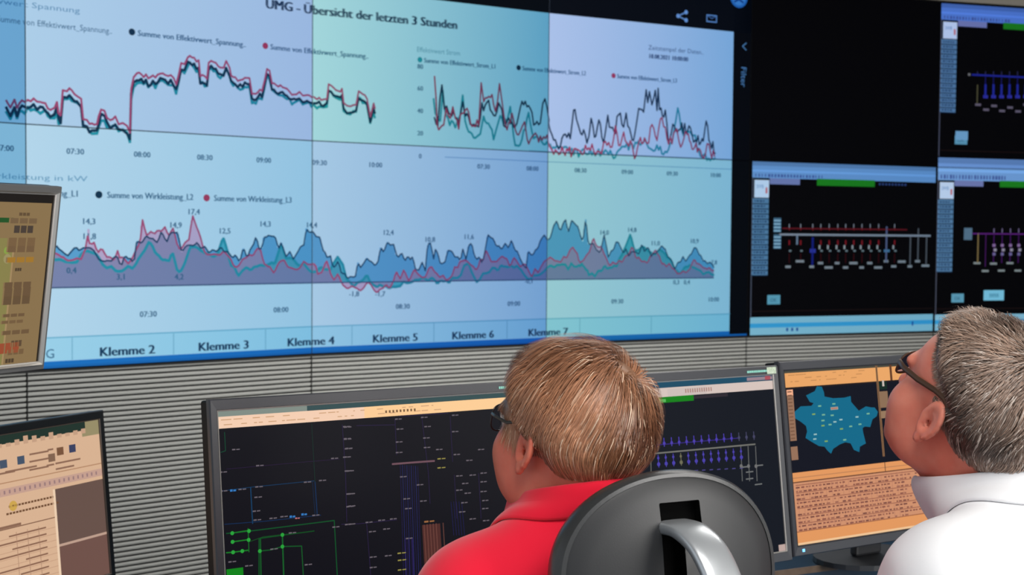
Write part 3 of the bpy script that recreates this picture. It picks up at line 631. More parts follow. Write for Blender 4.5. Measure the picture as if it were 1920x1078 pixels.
ol = '250 350 330 310 350 265 395 270 415 320 420 360 500 375 600 370 660 355 665 410 700 450 735 490 800 450 850 460 880 460 910 500 900 540 860 570 840 640 790 635 770 650 775 690 790 750 800 790 745 820 740 870 690 850 660 790 610 780 560 800 500 840 480 885 450 860 420 820 370 815 300 775 245 740 260 680 250 630 200 590 150 560 145 500 200 450 300 445 320 420 285 410'
cv_pts = [Cm.at(*KE(float(a1), float(b1))) for a1, b1 in zip(ol.split()[::2], ol.split()[1::2])]
def tri_fill(pts, col, lay):
    from mathutils.geometry import tessellate_polygon
    for t in tessellate_polygon([[Vector((p[0], p[1], 0)) for p in pts]]): cv.poly([pts[i] for i in t], col, lay)
tri_fill(cv_pts, (8, 104, 136), 2)
for x, y in ((505, 425), (320, 520), (410, 525), (490, 530), (570, 570), (515, 590), (470, 615), (405, 625), (575, 655), (660, 632), (745, 612), (820, 515), (718, 545), (335, 705), (330, 748), (435, 768), (605, 755), (375, 445), (405, 578)):
    p = Cm.at(*KE(x, y)); cv.rect(p[0] - .0045, p[1] - .002, p[0] + .0045, p[1] + .001, random.choice(((120, 180, 150), (150, 190, 190), (130, 170, 90))), 3)
p = Cm.at(*KE(510, 468)); cv.rect(p[0] - .011, p[1] - .003, p[0] + .011, p[1] + .003, (160, 160, 150), 3); cv.rect(p[0] - .009, p[1] - .001, p[0] + .009, p[1] + .001, (190, 90, 70), 3.3)
KF = lambda x, y: (1430 + x / 2.58, 660 + y / 2.58)
y0 = Cm.at(*KF(150, 585))[1]; cv.rect(0, -.363, .58, y0, (226, 152, 94), 2); 
y1 = Cm.at(*KF(150, 633))[1]; cv.rect(0, y1 - .001, .58, y1 + .0015, (110, 70, 50), 2.3); cv.rect(0, y0 - .012, .58, y0 - .010, (190, 130, 86), 2.3); cv.rect(us, y1, us + .002, y0, (80, 50, 40), 2.5)
y2 = Cm.at(*KF(175, 870))[1]
cv.rect(0, y2, .58, y1 - .001, (206, 144, 108), 2.2)
rows = 12
for r in range(rows):
    yy = y1 - .006 - (y1 - y2 - .006) * r / rows
    if r % 2 == 0: cv.rect(.008, yy - .0008, .58, yy + .0008, (150, 92, 74), 2.5)
    x = .008
    while x < .57:
        l = random.uniform(.004, .012)
        if random.random() < (.9 if x < .33 else .55): cv.rect(x, yy - .0065, x + l, yy - .0035, random.choice(((130, 76, 66), (150, 96, 80), (112, 66, 60))), 2.6)
        x += l + random.uniform(.002, .006)
for k in range(20): cv.rect(.012 + k * .0165, y2, .013 + k * .0165, y1 - .004, (178, 118, 96), 2.4)
cv.rect(0, y2 - .001, .58, y2 + .001, (160, 100, 70), 2.6); cv.rect(0, -.363, .58, -.3585, (238, 196, 150), 2.6)

scrA = screen_mat('monitor_panel_dark', strength=1.0, gloss=.03)
SHELF = DESK + .04
A.build('grey desk monitor left of the blond man, dark diagram with green lines', GRP, .015, .0205, .022, (m_frame, m_case, m_silver), .063, scrA, SHELF, base=(15, 15, 22))
B.build('grey desk monitor behind the blond man, dark screen with row of violet symbols', GRP, .015, .0205, .022, (m_frame, m_case, m_silver), .063, scrA, SHELF, base=(11, 17, 27))
Cm.build('desk monitor before the grey-haired man, teal map above orange table', GRP, .015, .0205, .022, (m_frame, m_case, mat('bezel_lip', (.03, .03, .035), .4)), .063, scrA, SHELF, base=(8, 12, 26))
# small print and sticker on the top frames
def frame_print(mon, x0, x1, sticker=None, col=(.25, .62, .52)):
    m_ = mat('teal_frame_print', col, .5); t0, t1 = .0075, .0120
    mb = MB(); x = x0
    while x < x1:
        l = random.uniform(.003, .006); mb.box((x + l / 2, (t0 + t1) / 2, .0056), (l, t1 - t0, .0004)); x += l + .0007
    mb.build('bezel_lettering', m_, mon.root, Tm=mon.T)
    if sticker:
        MB().box(((sticker[0] + sticker[1]) / 2, .010, .0060), (sticker[1] - sticker[0], .014, .0008)).build('sticker', mat('pale_sticker', (.62, .72, .58), .5, noise=(300, (.4, .5, .35))), mon.root, Tm=mon.T)
frame_print(A, .53, .585); frame_print(B, B.at(1397, 693)[0], B.at(1434, 693)[0], (B.at(1434, 693)[0], B.at(1451, 693)[0]), (.55, .68, .62))

# --- the two monitors of the left console, stacked, seen at an angle
GRP2 = None
D = Mon((-.8664, 2.8116, 1.1214), 63.2, 5.5, .518, .324)
D.P = D.P - D.u * (.5180 + .014) - D.up * .019
E = Mon((-.8691, 2.5693, 1.5848), 64.0, -8.1, .518, .324)
E.P = E.P - E.u * (.5180 + .015) - E.up * .017
cv = D.cv; KG = lambda x, y: (x / 3.287, 750 + y / 3.287)
cv.rect(0, -.324, .518, 0, (216, 178, 146), 1)
def dv(x, y): return D.at(*KG(x, y))
yr = dv(500, 190)[1]; cv.rect(0, yr, .48, 0, (34, 52, 44), 1.5)
for k in range(20): x = .05 + k * .022; cv.rect(x, yr - .006, x + .012, yr + .010 * random.random(), (196, 158, 130), 1.7)
cv.rect(.47, -.03, .518, 0, (150, 140, 104), 1.4)
y1 = dv(570, 400)[1]; cv.rect(0, y1 - .001, .518, y1 + .001, (176, 132, 100), 1.8); y3 = dv(570, 480)[1]; cv.rect(0, y3 + .001, .518, y3 + .016, (196, 158, 142), 1.6)
for k in range(40): x = k * .0128; cv.rect(x, y3 + .005, x + .004, y3 + .012, (150, 120, 120), 1.8)
for x, y, c_ in ((20, 395, (70, 84, 104)), (128, 370, (70, 84, 104)), (370, 315, (120, 84, 60)), (445, 298, (60, 66, 96)), (318, 355, (130, 100, 80))):
    p = dv(x, y); cv.rect(p[0] - .009, p[1] - .008, p[0] + .009, p[1] + .008, c_, 2)
for x, y, l in ((30, 450, .05), (130, 425, .08), (240, 325, .05), (240, 370, .05), (240, 420, .05), (375, 385, .03), (450, 370, .04), (310, 400, .02), (400, 415, .05), (310, 305, .015)):
    p = dv(x, y); cv.rect(p[0] - l / 2, p[1] - .0018, p[0] + l / 2, p[1] + .0018, (140, 104, 84), 2)
xg = dv(345, 640)[0]; yg = dv(345, 548)[1]; yl = dv(360, 895)[1]
cv.rect(xg, -.324, .518, yg, (104, 82, 74), 2); cv.rect(xg, yl - .0035, .518, yl + .0015, (190, 158, 140), 2.4); cv.rect(xg, -.324, .518, yl - .0035, (112, 82, 74), 2.2)
for x, y, l in ((200, 625, .12), (210, 665, .14)):
    p = dv(x, y); n_ = int(l / .008)
    for k in range(n_): cv.rect(p[0] - l / 2 + k * .008, p[1] - .002, p[0] - l / 2 + k * .008 + .006, p[1] + .002, (110, 76, 52), 2.2)
p = dv(80, 652); cv.disc(p[0], p[1], .010, (206, 166, 80), 2.2)
y5 = dv(340, 722)[1]; cv.rect(0, y5 - .001, xg, y5 + .001, (130, 94, 74), 2); p = dv(80, 775); cv.rect(p[0] - .04, p[1] - .002, p[0] + .02, p[1] + .003, (140, 104, 84), 2)
for k in range(3): x = dv(100 + k * 70, 850)[0]; cv.rect(x, -.324, x + .0015, y5 - .01, (176, 136, 112), 2)
for k in range(10): y = y5 - .02 - k * .013; cv.rect(.0, y, xg, y + .001, (192, 150, 122), 1.9); cv.rect(xg * random.uniform(.4, .8), y + .003, xg * .92, y + .006, (136, 98, 78), 2)
cv.rect(xg - .006, -.324, xg, yg, (236, 206, 176), 2.4)
cv = E.cv; KH = lambda x, y: (x / 2.836, 330 + y / 2.836)
def ev(x, y): return E.at(*KH(x, y))
cv.rect(0, -.324, .518, 0, (152, 126, 86), 1); 
pg = ev(72, 235); cv.rect(0, pg[1] - .0045, pg[0], pg[1] + .0045, (40, 92, 44), 2)
xm = ev(60, 450)[0]; ym = ev(60, 330)[1]; cv.rect(0, -.324, xm, ym, (150, 142, 84), 2)
for k in range(60):
    x, y = random.uniform(0, xm), random.uniform(-.324, ym); cv.disc(x, y, random.uniform(.006, .016), random.choice(((132, 160, 62), (150, 176, 80), (170, 160, 110), (120, 104, 76), (146, 140, 120), (128, 150, 70))), 2.2)
cv.rect(xm, -.324, xm + .004, ym, (180, 150, 106), 2.4)
for x, y, w1, h1, c_ in ((128, 203, .02, .006, (90, 70, 50)), (122, 238, .05, .01, (120, 96, 70)), (122, 283, .036, .014, (52, 46, 50)), (112, 350, .05, .016, (124, 96, 66)), (108, 388, .05, .012, (116, 88, 64)), (105, 445, .05, .010, (190, 132, 34)), (95, 497, .012, .006, (60, 46, 36)), (90, 580, .05, .012, (104, 80, 58)), (88, 620, .05, .02, (104, 80, 58)), (84, 660, .05, .016, (96, 74, 54)), (70, 740, .04, .006, (110, 84, 60)), (62, 775, .04, .006, (120, 92, 64)), (80, 830, .05, .008, (110, 84, 60)), (40, 915, .04, .02, (178, 68, 42)), (84, 890, .02, .012, (84, 64, 50)), (80, 935, .03, .01, (120, 92, 64)), (48, 982, .016, .008, (60, 46, 36))):
    p = ev(x, y); w1 *= 1.35; c_ = tuple(int(a_ * .7 + b_ * .3) for a_, b_ in zip(c_, (152, 126, 86))); cv.rect(p[0] - w1 / 2, p[1] - h1 / 2, p[0] + w1 / 2, p[1] + h1 / 2, c_, 2.6)
    for k in range(3): cv.rect(p[0] - w1 / 2 + w1 * k / 3, p[1] - h1 / 2, p[0] - w1 / 2 + w1 * k / 3 + w1 * .05, p[1] + h1 / 2, (152, 126, 86), 2.8)
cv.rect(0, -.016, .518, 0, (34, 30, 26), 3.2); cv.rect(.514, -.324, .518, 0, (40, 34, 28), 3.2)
D.build('black-framed monitor at the lower left corner showing a beige office document', None, .014, .019, .019, (m_blackframe, m_case, mat('brown_lip', (.10, .075, .06), .4)), .05, screen_mat('monitor_panel_low_left', strength=1.0, gloss=.05), DESK, base=(60, 50, 40))
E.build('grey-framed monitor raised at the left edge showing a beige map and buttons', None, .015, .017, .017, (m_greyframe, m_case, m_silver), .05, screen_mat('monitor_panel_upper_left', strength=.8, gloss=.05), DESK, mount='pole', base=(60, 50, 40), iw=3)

# ------------------------------------------------------------------ control desk
m_desk = mat('blue_desk_laminate', (.03, .13, .26), .35, noise=(4, (.035, .14, .28)))
m_edge = mat('wood_edge', (.16, .10, .06), .5, noise=(40, (.12, .07, .04)))
m_under = mat('desk_cabinet', (.05, .10, .17), .55)
desk = empty('control_desk', (.3, 2.6, 0), 'curved blue control desk carrying the computer monitors', 'desk')
def dl(p): return (p[0] - .3, p[1] - 2.6)
nA = np.array([-sin(R(32)), cos(R(32))]); u2 = np.array([cos(R(32)), sin(R(32))])
p0 = A.P[:2] - u2 * .1; p1 = Cm.P[:2] + u2 * 1.1
fr0, fr1 = p0 - nA * .40, p1 - nA * .40; bk0, bk1 = p0 + nA * .33, p1 + nA * .33
wl = [(-1.33, 2.02), tuple(fr0), tuple(fr1), tuple(bk1), tuple(bk0 + u2 * .55), (-.80, 2.86), (-1.10, 2.96), (-1.42, 2.5)]
MB().prism([dl(p) for p in wl], DESK - .03, DESK).build('desk_top', m_desk, desk)
m_shelf = mat('dark_blue_shelf', (.006, .030, .060), .3)
q0 = A.P[:2] - u2 * .05 + nA * .061; q1 = np.array((.56, 2.86)); q2 = np.array((1.15, 3.15))
sh_ = empty('monitor_shelf', (.3, 2.6, DESK), 'low dark blue shelf with wooden front edge under the desk monitors', 'shelf')
MB().prism([dl(p) for p in (q0, q1, q2, q2 + nA * .18, q1 + nA * .26, q0 + nA * .26)], .0005, .0395).build('shelf_board', m_shelf, sh_)
def strip(a, b, z0, z1, th=.02):
    a, b = np.array(a), np.array(b); d = (b - a) / np.linalg.norm(b - a); n = np.array([d[1], -d[0]]) * th
    return [dl(a), dl(b), dl(b + n), dl(a + n)], z0, z1
mb = MB(); mb.prism(*strip(q1, q2, .026, .0402, .004)); mb.prism(*strip(q0, q1, .026, .0402, .004)); mb.build('edge_band', m_edge, sh_)
mb = MB(); mb.prism(*strip(fr0, fr1, DESK - .034, DESK + .002, .006)); mb.build('edge_band', m_edge, desk)
for a_, b_ in ((bk0 + u2 * .55 - nA * .03, bk1 - nA * .03), ((-1.3, 2.05), (-1.3, 2.5)), (fr1 + nA * .1 - u2 * .03, bk1 - nA * .06 - u2 * .03)):
    MB().prism(*strip(a_, b_, 0, DESK - .03, .02)).build('desk_panel', m_under, desk)

# ------------------------------------------------------------------ people: bodies grown from blended volumes, meshed with surface nets
def smin(a, b, k):
    h = np.clip(.5 + .5 * (b - a) / k, 0, 1); return b + (a - b) * h - k * h * (1 - h)
def smax(a, b, k): return -smin(-a, -b, k)
def ell(P, c, r, Rm=None):
    Q = P - np.array(c)
    if Rm is not None: Q = Q @ Rm
    r = np.array(r); k0 = np.linalg.norm(Q / r, axis=1); k1 = np.linalg.norm(Q / r ** 2, axis=1) + 1e-9
    return k0 * (k0 - 1) / k1
def cap(P, a, b, ra, rb):
    a, b = np.array(a), np.array(b); d = b - a; t = np.clip(((P - a) @ d) / (d @ d), 0, 1)
    return np.linalg.norm(P - a - t[:, None] * d, axis=1) - (ra + (rb - ra) * t)
def capel(P, a, b, wa, wb, lat, k):
    """capsule squashed: wider along lat by factor k"""
    a, b = np.array(a), np.array(b); d = b - a; t = np.clip(((P - a) @ d) / (d @ d), 0, 1); q = P - a - t[:, None] * d
    l = q @ lat; q = q - np.outer(l * (1 - 1 / k), lat)
    return (np.linalg.norm(q, axis=1) - (wa + (wb - wa) * t))
def noise3(P, f, seed):
    r = np.random.default_rng(seed); v = 0
    for _ in range(5):
        k = r.normal(size=3); k /= np.linalg.norm(k); v = v + np.sin(P @ k * f * r.uniform(.7, 1.5) + r.uniform(0, 6.28))
    return v / 5
def nets(f, lo, hi, h):
    """surface-nets mesh of f = 0 inside the box, evaluated only near the surface"""
    lo = np.array(lo, float); B = 8
    n = (np.ceil((np.array(hi) - lo) / h / B).astype(int) + 1) * B
    cc = np.stack(np.meshgrid(*[np.arange(m // B) * B + (B - 1) / 2 for m in n], indexing='ij'), -1).reshape(-1, 3) * h + lo
    dc = f(cc).reshape(n // B); act = np.abs(dc) < B * h * 1.35
    D = np.repeat(np.repeat(np.repeat(dc, B, 0), B, 1), B, 2).astype(np.float32)
    mk = np.repeat(np.repeat(np.repeat(act, B, 0), B, 1), B, 2); I = np.argwhere(mk)
    for s_ in range(0, len(I), 400000):
        J = I[s_:s_ + 400000]; D[J[:, 0], J[:, 1], J[:, 2]] = f(J * h + lo)
    S = D < 0
    c = [S[i:n[0] - 1 + i, j:n[1] - 1 + j, k:n[2] - 1 + k] for i in (0, 1) for j in (0, 1) for k in (0, 1)]
    cnt = sum(x.astype(np.int8) for x in c); cell = np.argwhere((cnt > 0) & (cnt < 8))
    idx = -np.ones(n, int); idx[cell[:, 0], cell[:, 1], cell[:, 2]] = np.arange(len(cell))
    V = np.zeros((len(cell), 3)); W = np.zeros(len(cell)); cr = [(i, j, k) for i in (0, 1) for j in (0, 1) for k in (0, 1)]
    for a in range(8):
        for b in range(a + 1, 8):
            if sum(abs(cr[a][q] - cr[b][q]) for q in range(3)) != 1: continue
            pa, pb = cell + cr[a], cell + cr[b]; da, db = D[pa[:, 0], pa[:, 1], pa[:, 2]], D[pb[:, 0], pb[:, 1], pb[:, 2]]
            m = (da < 0) != (db < 0); t = np.where(m, da / np.where(m, da - db, 1), 0)
            V += np.where(m[:, None], pa + t[:, None] * (pb - pa), 0); W += m
    V = V / W[:, None] * h + lo; F = []
    for ax in range(3):
        e = np.eye(3, dtype=int)[ax]; o1, o2 = np.eye(3, dtype=int)[(ax + 1) % 3], np.eye(3, dtype=int)[(ax + 2) % 3]
        A_ = cell; nb = A_ + e; ok = (nb < n).all(1); s0 = S[A_[:, 0], A_[:, 1], A_[:, 2]]; s1 = S[np.minimum(nb, n - 1)[:, 0], np.minimum(nb, n - 1)[:, 1], np.minimum(nb, n - 1)[:, 2]]
        for flip, m in ((False, s0 & ~s1 & ok), (True, ~s0 & s1 & ok)):
            q = A_[m]; i0 = idx[q[:, 0], q[:, 1], q[:, 2]]; g = lambda w_: idx[w_[:, 0], w_[:, 1], w_[:, 2]]
            i1, i2, i3 = g(q - o1), g(q - o1 - o2), g(q - o2); v = (i1 >= 0) & (i2 >= 0) & (i3 >= 0)
            qd = np.stack([i0, i1, i2, i3], 1)[v]; F.append(qd[:, ::-1] if flip else qd)
    F = np.concatenate(F)
    for _ in range(2):                              # settle the vertices on the true surface
        g = grad(f, V); d = f(V); V = V - g * np.clip(d, -h, h)[:, None]
    return V, F
def grad(f, P, e=5e-4):
    g = np.stack([f(P + np.eye(3)[i] * e) - f(P - np.eye(3)[i] * e) for i in range(3)], 1); return g / (np.linalg.norm(g, axis=1)[:, None] + 1e-9)
def np_mesh(name, V, F, cols=None):
    me = bpy.data.meshes.new(name); me.vertices.add(len(V)); me.vertices.foreach_set('co', np.asarray(V, 'f').ravel())
    k = F.shape[1]; me.loops.add(F.size); me.loops.foreach_set('vertex_index', F.ravel().astype('i'))
    me.polygons.add(len(F)); me.polygons.foreach_set('loop_start', np.arange(0, F.size, k, dtype='i')); me.polygons.foreach_set('loop_total', np.full(len(F), k, 'i'))
    me.polygons.foreach_set('use_smooth', np.ones(len(F), bool)); me.update(calc_edges=True); me.validate()
    if cols is not None:
        ca = me.color_attributes.new('strand', 'FLOAT_COLOR', 'POINT'); ca.data.foreach_set('color', np.asarray(cols, 'f').ravel())
    return me
def rot(yaw, pitch, roll=0):
    """columns: right, forward, up.  yaw>0 turns to the left, pitch>0 looks up, roll>0 leans to the right"""
    f = np.array([-sin(yaw) * cos(pitch), cos(yaw) * cos(pitch), sin(pitch)]); r = np.array([cos(yaw), sin(yaw), 0]); u = np.cross(r, f)
    r2 = cos(roll) * r - sin(roll) * u; u2_ = sin(roll) * r + cos(roll) * u
    return np.stack([r2, f, u2_], 1)

def hair_mat(name, rough=.42):
    m = bpy.data.materials.new(name); m.use_nodes = True; nt = m.node_tree; b = nt.nodes['Principled BSDF']
    at = nt.nodes.new('ShaderNodeAttribute'); at.attribute_name = 'strand'; nt.links.new(at.outputs['Color'], b.inputs['Base Color'])
    b.inputs['Roughness'].default_value = rough; b.inputs['Specular IOR Level'].default_value = .5
    return m
def skin_mat(name, col, col2):
    m = mat(name, col, .48, spec=.4, sss=.25, noise=(28, col2), bump=(420, .12, .0006)); return m

def head_sdf(Q, full=1, age=0):
    """Q in head space: x right, y forward, z up, origin midway between the ear canals"""
    X = Q.copy(); X[:, 0] = np.abs(X[:, 0])
    d = ell(Q, (0, -.012, .040), (.0765, .098, .084))
    d = smin(d, ell(Q, (0, -.050, .025), (.064, .056, .062)), .03)
    d = smin(d, ell(Q, (0, .030, .040), (.066, .066, .062)), .03)                  # forehead
    d = smin(d, ell(Q, (0, .040, -.025), (.063, .053, .070)), .03)                 # mid face
    d = smin(d, ell(X, (.048, .056, -.020), (.022, .026, .024)), .022)             # cheekbone
    d = smin(d, ell(X, (.0435, .050, -.036), (.023, .028, .036)), .025)             # full cheek
    d = smin(d, ell(X, (.044, .022, -.062), (.022, .034, .028)), .03)              # jaw
    d = smin(d, ell(Q, (0, .062, -.074), (.040, .038, .030)), .03)
    d = smin(d, ell(Q, (0, .084, -.092), (.021, .018, .017)), .02)                 # chin
    d = smin(d, ell(X, (.030, .086, .030), (.026, .010, .009)), .014)              # brow
    d = smax(d, -ell(X, (.031, .108, .010), (.019, .019, .013)), .012)             # eye socket
    d = smin(d, ell(X, (.031, .083, .009), (.0125, .0125, .0125)), .004)           # eyeball and lid
    d = smin(d, cap(Q, (0, .092, .018), (0, .113, -.024), .008, .0115), .010)      # nose
    d = smin(d, ell(X, (.011, .102, -.028), (.008, .010, .008)), .006)
    d = smin(d, ell(Q, (0, .094, -.050), (.025, .010, .0065)), .008)               # lips
    d = smin(d, ell(Q, (0, .092, -.060), (.021, .010, .006)), .006)
    d = smax(d, -ell(Q, (0, .106, -.0552), (.023, .008, .0013)), .004)
    if not full: return d
    # ears: leaning back, standing off the head
    t = R(-12); ca, sa = cos(t), sin(t); E_ = (X - np.array([.0765, -.008, -.002])) / .93; y = E_[:, 1] * ca - E_[:, 2] * sa; z = E_[:, 1] * sa + E_[:, 2] * ca
    w_ = E_[:, 0] + y * .27                                                       # rear edge stands out
    taper = 1 - .35 * np.clip(-z / .035, 0, 1); yy = y / taper
    rad = np.sqrt((yy / .0195) ** 2 + (z / .0335) ** 2)
    disc = np.maximum(np.abs(w_ - .006) - .0034, (rad - 1) * .018)
    rim = np.sqrt(((rad - .88) * .018) ** 2 + (w_ - .0095) ** 2) - .0038
    rim = np.where((z < -.022), np.maximum(rim, .002), rim)
    inner = np.sqrt(((rad - .52) * .018) ** 2 + (w_ - .008) ** 2) - .0026
    inner = np.where((y > .004), np.maximum(inner, .003), inner)
    lobe = np.sqrt((y - .002) ** 2 + (z + .030) ** 2 + (w_ - .006) ** 2 * 2.2) - .0078
    concha = np.sqrt(((y - .002) / 1.0) ** 2 + ((z + .003) / 1.6) ** 2 + (w_ - .012) ** 2) - .0075
    ear = smin(smin(disc, rim, .004), inner, .003); ear = smax(ear, -concha, .003); ear = smin(ear, lobe, .005)
    tragus = np.sqrt((y - .0125) ** 2 + ((z + .004) / 1.5) ** 2 + (w_ - .008) ** 2) - .004
    ear = smin(ear, tragus, .003)
    return smin(d, ear * .93, .006)

class Person:
    def __init__(s, head, hyaw, hpitch, hroll, c7, byaw, sh_drop, sh_half, hs=1.0, lean=.05, hands='desk'):
        s.Rh = rot(hyaw, hpitch, hroll); s.Hc = np.array(head, float); s.hs = hs
        s.Rb = rot(byaw, 0); s.c7 = np.array(c7, float); s.byaw = byaw
        r, f, u = s.Rb.T; s.r, s.f = r, f; U = np.array([0, 0, 1.])
        hipz = .55; s.pel = np.array([s.c7[0], s.c7[1], hipz]) + f * (lean + .0)
        s.chest = s.c7 - U * .20 + f * .055; s.belly = s.pel + U * .16 + f * .03
        s.J = {}
        for sg, nm in ((-1, 'L'), (1, 'R')):
            sh = s.c7 + r * sg * sh_half - U * sh_drop + f * .035
            el = sh + r * sg * .022 - U * .22 + f * .10
            wr = np.array([*(el + f * .235 - r * sg * .05)[:2], .778])
            hip = s.pel + r * sg * .095; kn = hip + f * .43 + r * sg * .02 + U * .0; kn[2] = .52
            an = kn + f * .02; an[2] = .10; toe = an + f * .15; toe[2] = .04
            s.J[nm] = dict(sh=sh, el=el, wr=wr, hip=hip, kn=kn, an=an, toe=toe, sg=sg)
    def neck_sdf(s, P):
        a = s.Hc + s.Rh @ np.array([0, -.022, -.035]) * s.hs; b = s.c7 + s.f * .045 - np.array([0, 0, .03])
        d = cap(P, a, b, .060, .066)
        a2 = s.Hc + s.Rh @ np.array([0, .045, -.075]) * s.hs; b2 = s.c7 + s.f * .085 - np.array([0, 0, .035])
        d = smin(d, cap(P, a2, b2, .030, .034), .04)
        return smin(d, cap(P, s.Hc + s.Rh @ np.array([0, -.055, -.01]) * s.hs, s.c7 + s.f * .0 - np.array([0, 0, .02]), .040, .05), .03)
    def torso_sdf(s, P, arms=True, infl=0):
        L, Rr = s.J['L'], s.J['R']; r = s.r; U = np.array([0, 0, 1.])
        d = capel(P, s.chest, s.belly, .118, .125, r, 1.42)
        d = smin(d, capel(P, s.belly, s.pel + U * .03, .128, .13, r, 1.38), .06)
        d = smin(d, capel(P, s.c7 - U * .055 + s.f * .02, s.chest, .06, .10, r, 1.9), .06)
        d = smin(d, ell(P, s.chest + s.f * .05 + U * .02, (.12, .12, .10)), .05)
        for j in (L, Rr):
            d = smin(d, cap(P, s.c7 - U * .015 + s.f * .02 + r * j['sg'] * .04, j['sh'], .050, .060), .05)
            d = smin(d, cap(P, s.chest + r * j['sg'] * .10 - s.f * .04, j['sh'] - U * .02, .07, .06), .05)
            if arms: d = smin(d, cap(P, j['sh'], j['el'], .060, .044), .025)
        return d
    def body_sdf(s, P):
        d = head_sdf((P - s.Hc) @ s.Rh / s.hs) * s.hs
        d = smin(d, s.neck_sdf(P), .022); d = smin(d, s.torso_sdf(P), .03)
        U = np.array([0, 0, 1.])
        for j in s.J.values():
            d = smin(d, cap(P, j['el'], j['wr'], .043, .027), .015)
            d = smin(d, cap(P, j['hip'], j['kn'], .082, .058), .04); d = smin(d, cap(P, j['kn'], j['an'], .055, .038), .02)
            d = smin(d, cap(P, j['an'] - U * .045, j['toe'], .040, .032), .02)
            d = smin(d, s.hand_sdf(P, j), .008)
        return d
    def hand_sdf(s, P, j):
        w_, f, r = j['wr'], s.f, s.r * -j['sg']          # r points to the thumb side (palm down)
        U = np.array([0, 0, 1.]); pc = w_ + f * .048 - U * .004
        d = cap(P, w_, w_ + f * .02, .025, .024)
        Q = np.stack([(P - pc) @ r, (P - pc) @ f, (P - pc) @ U], 1); d = smin(d, ell(Q, (0, 0, 0), (.043, .052, .017)), .014)
        for k, (off, L) in enumerate(((.030, .070), (.010, .078), (-.011, .073), (-.030, .056))):
            b = pc + r * off + f * (.040 - .006 * (k == 3)); m1 = b + f * L * .45 + U * .010 + r * off * .12; m2 = m1 + f * L * .3 - U * .006; t = m2 + f * L * .22 - U * .015
            fd_ = np.minimum(np.minimum(cap(P, b, m1, .0098, .0092), cap(P, m1, m2, .0092, .0084)), cap(P, m2, t, .0084, .0072)); d = smin(d, fd_, .005)
        b = pc + r * .030 - f * .022; m1 = b + r * .028 + f * .026 - U * .004; t = m1 + r * .008 + f * .030 - U * .006
        return smin(d, np.minimum(cap(P, b, m1, .0135, .0110), cap(P, m1, t, .0110, .0086)), .006)
    def bounds(s):
        return np.array([s.c7[0] - .5, s.c7[1] - .42, 0.0]), np.array([s.c7[0] + .42, s.c7[1] + .85, s.Hc[2] + .17])

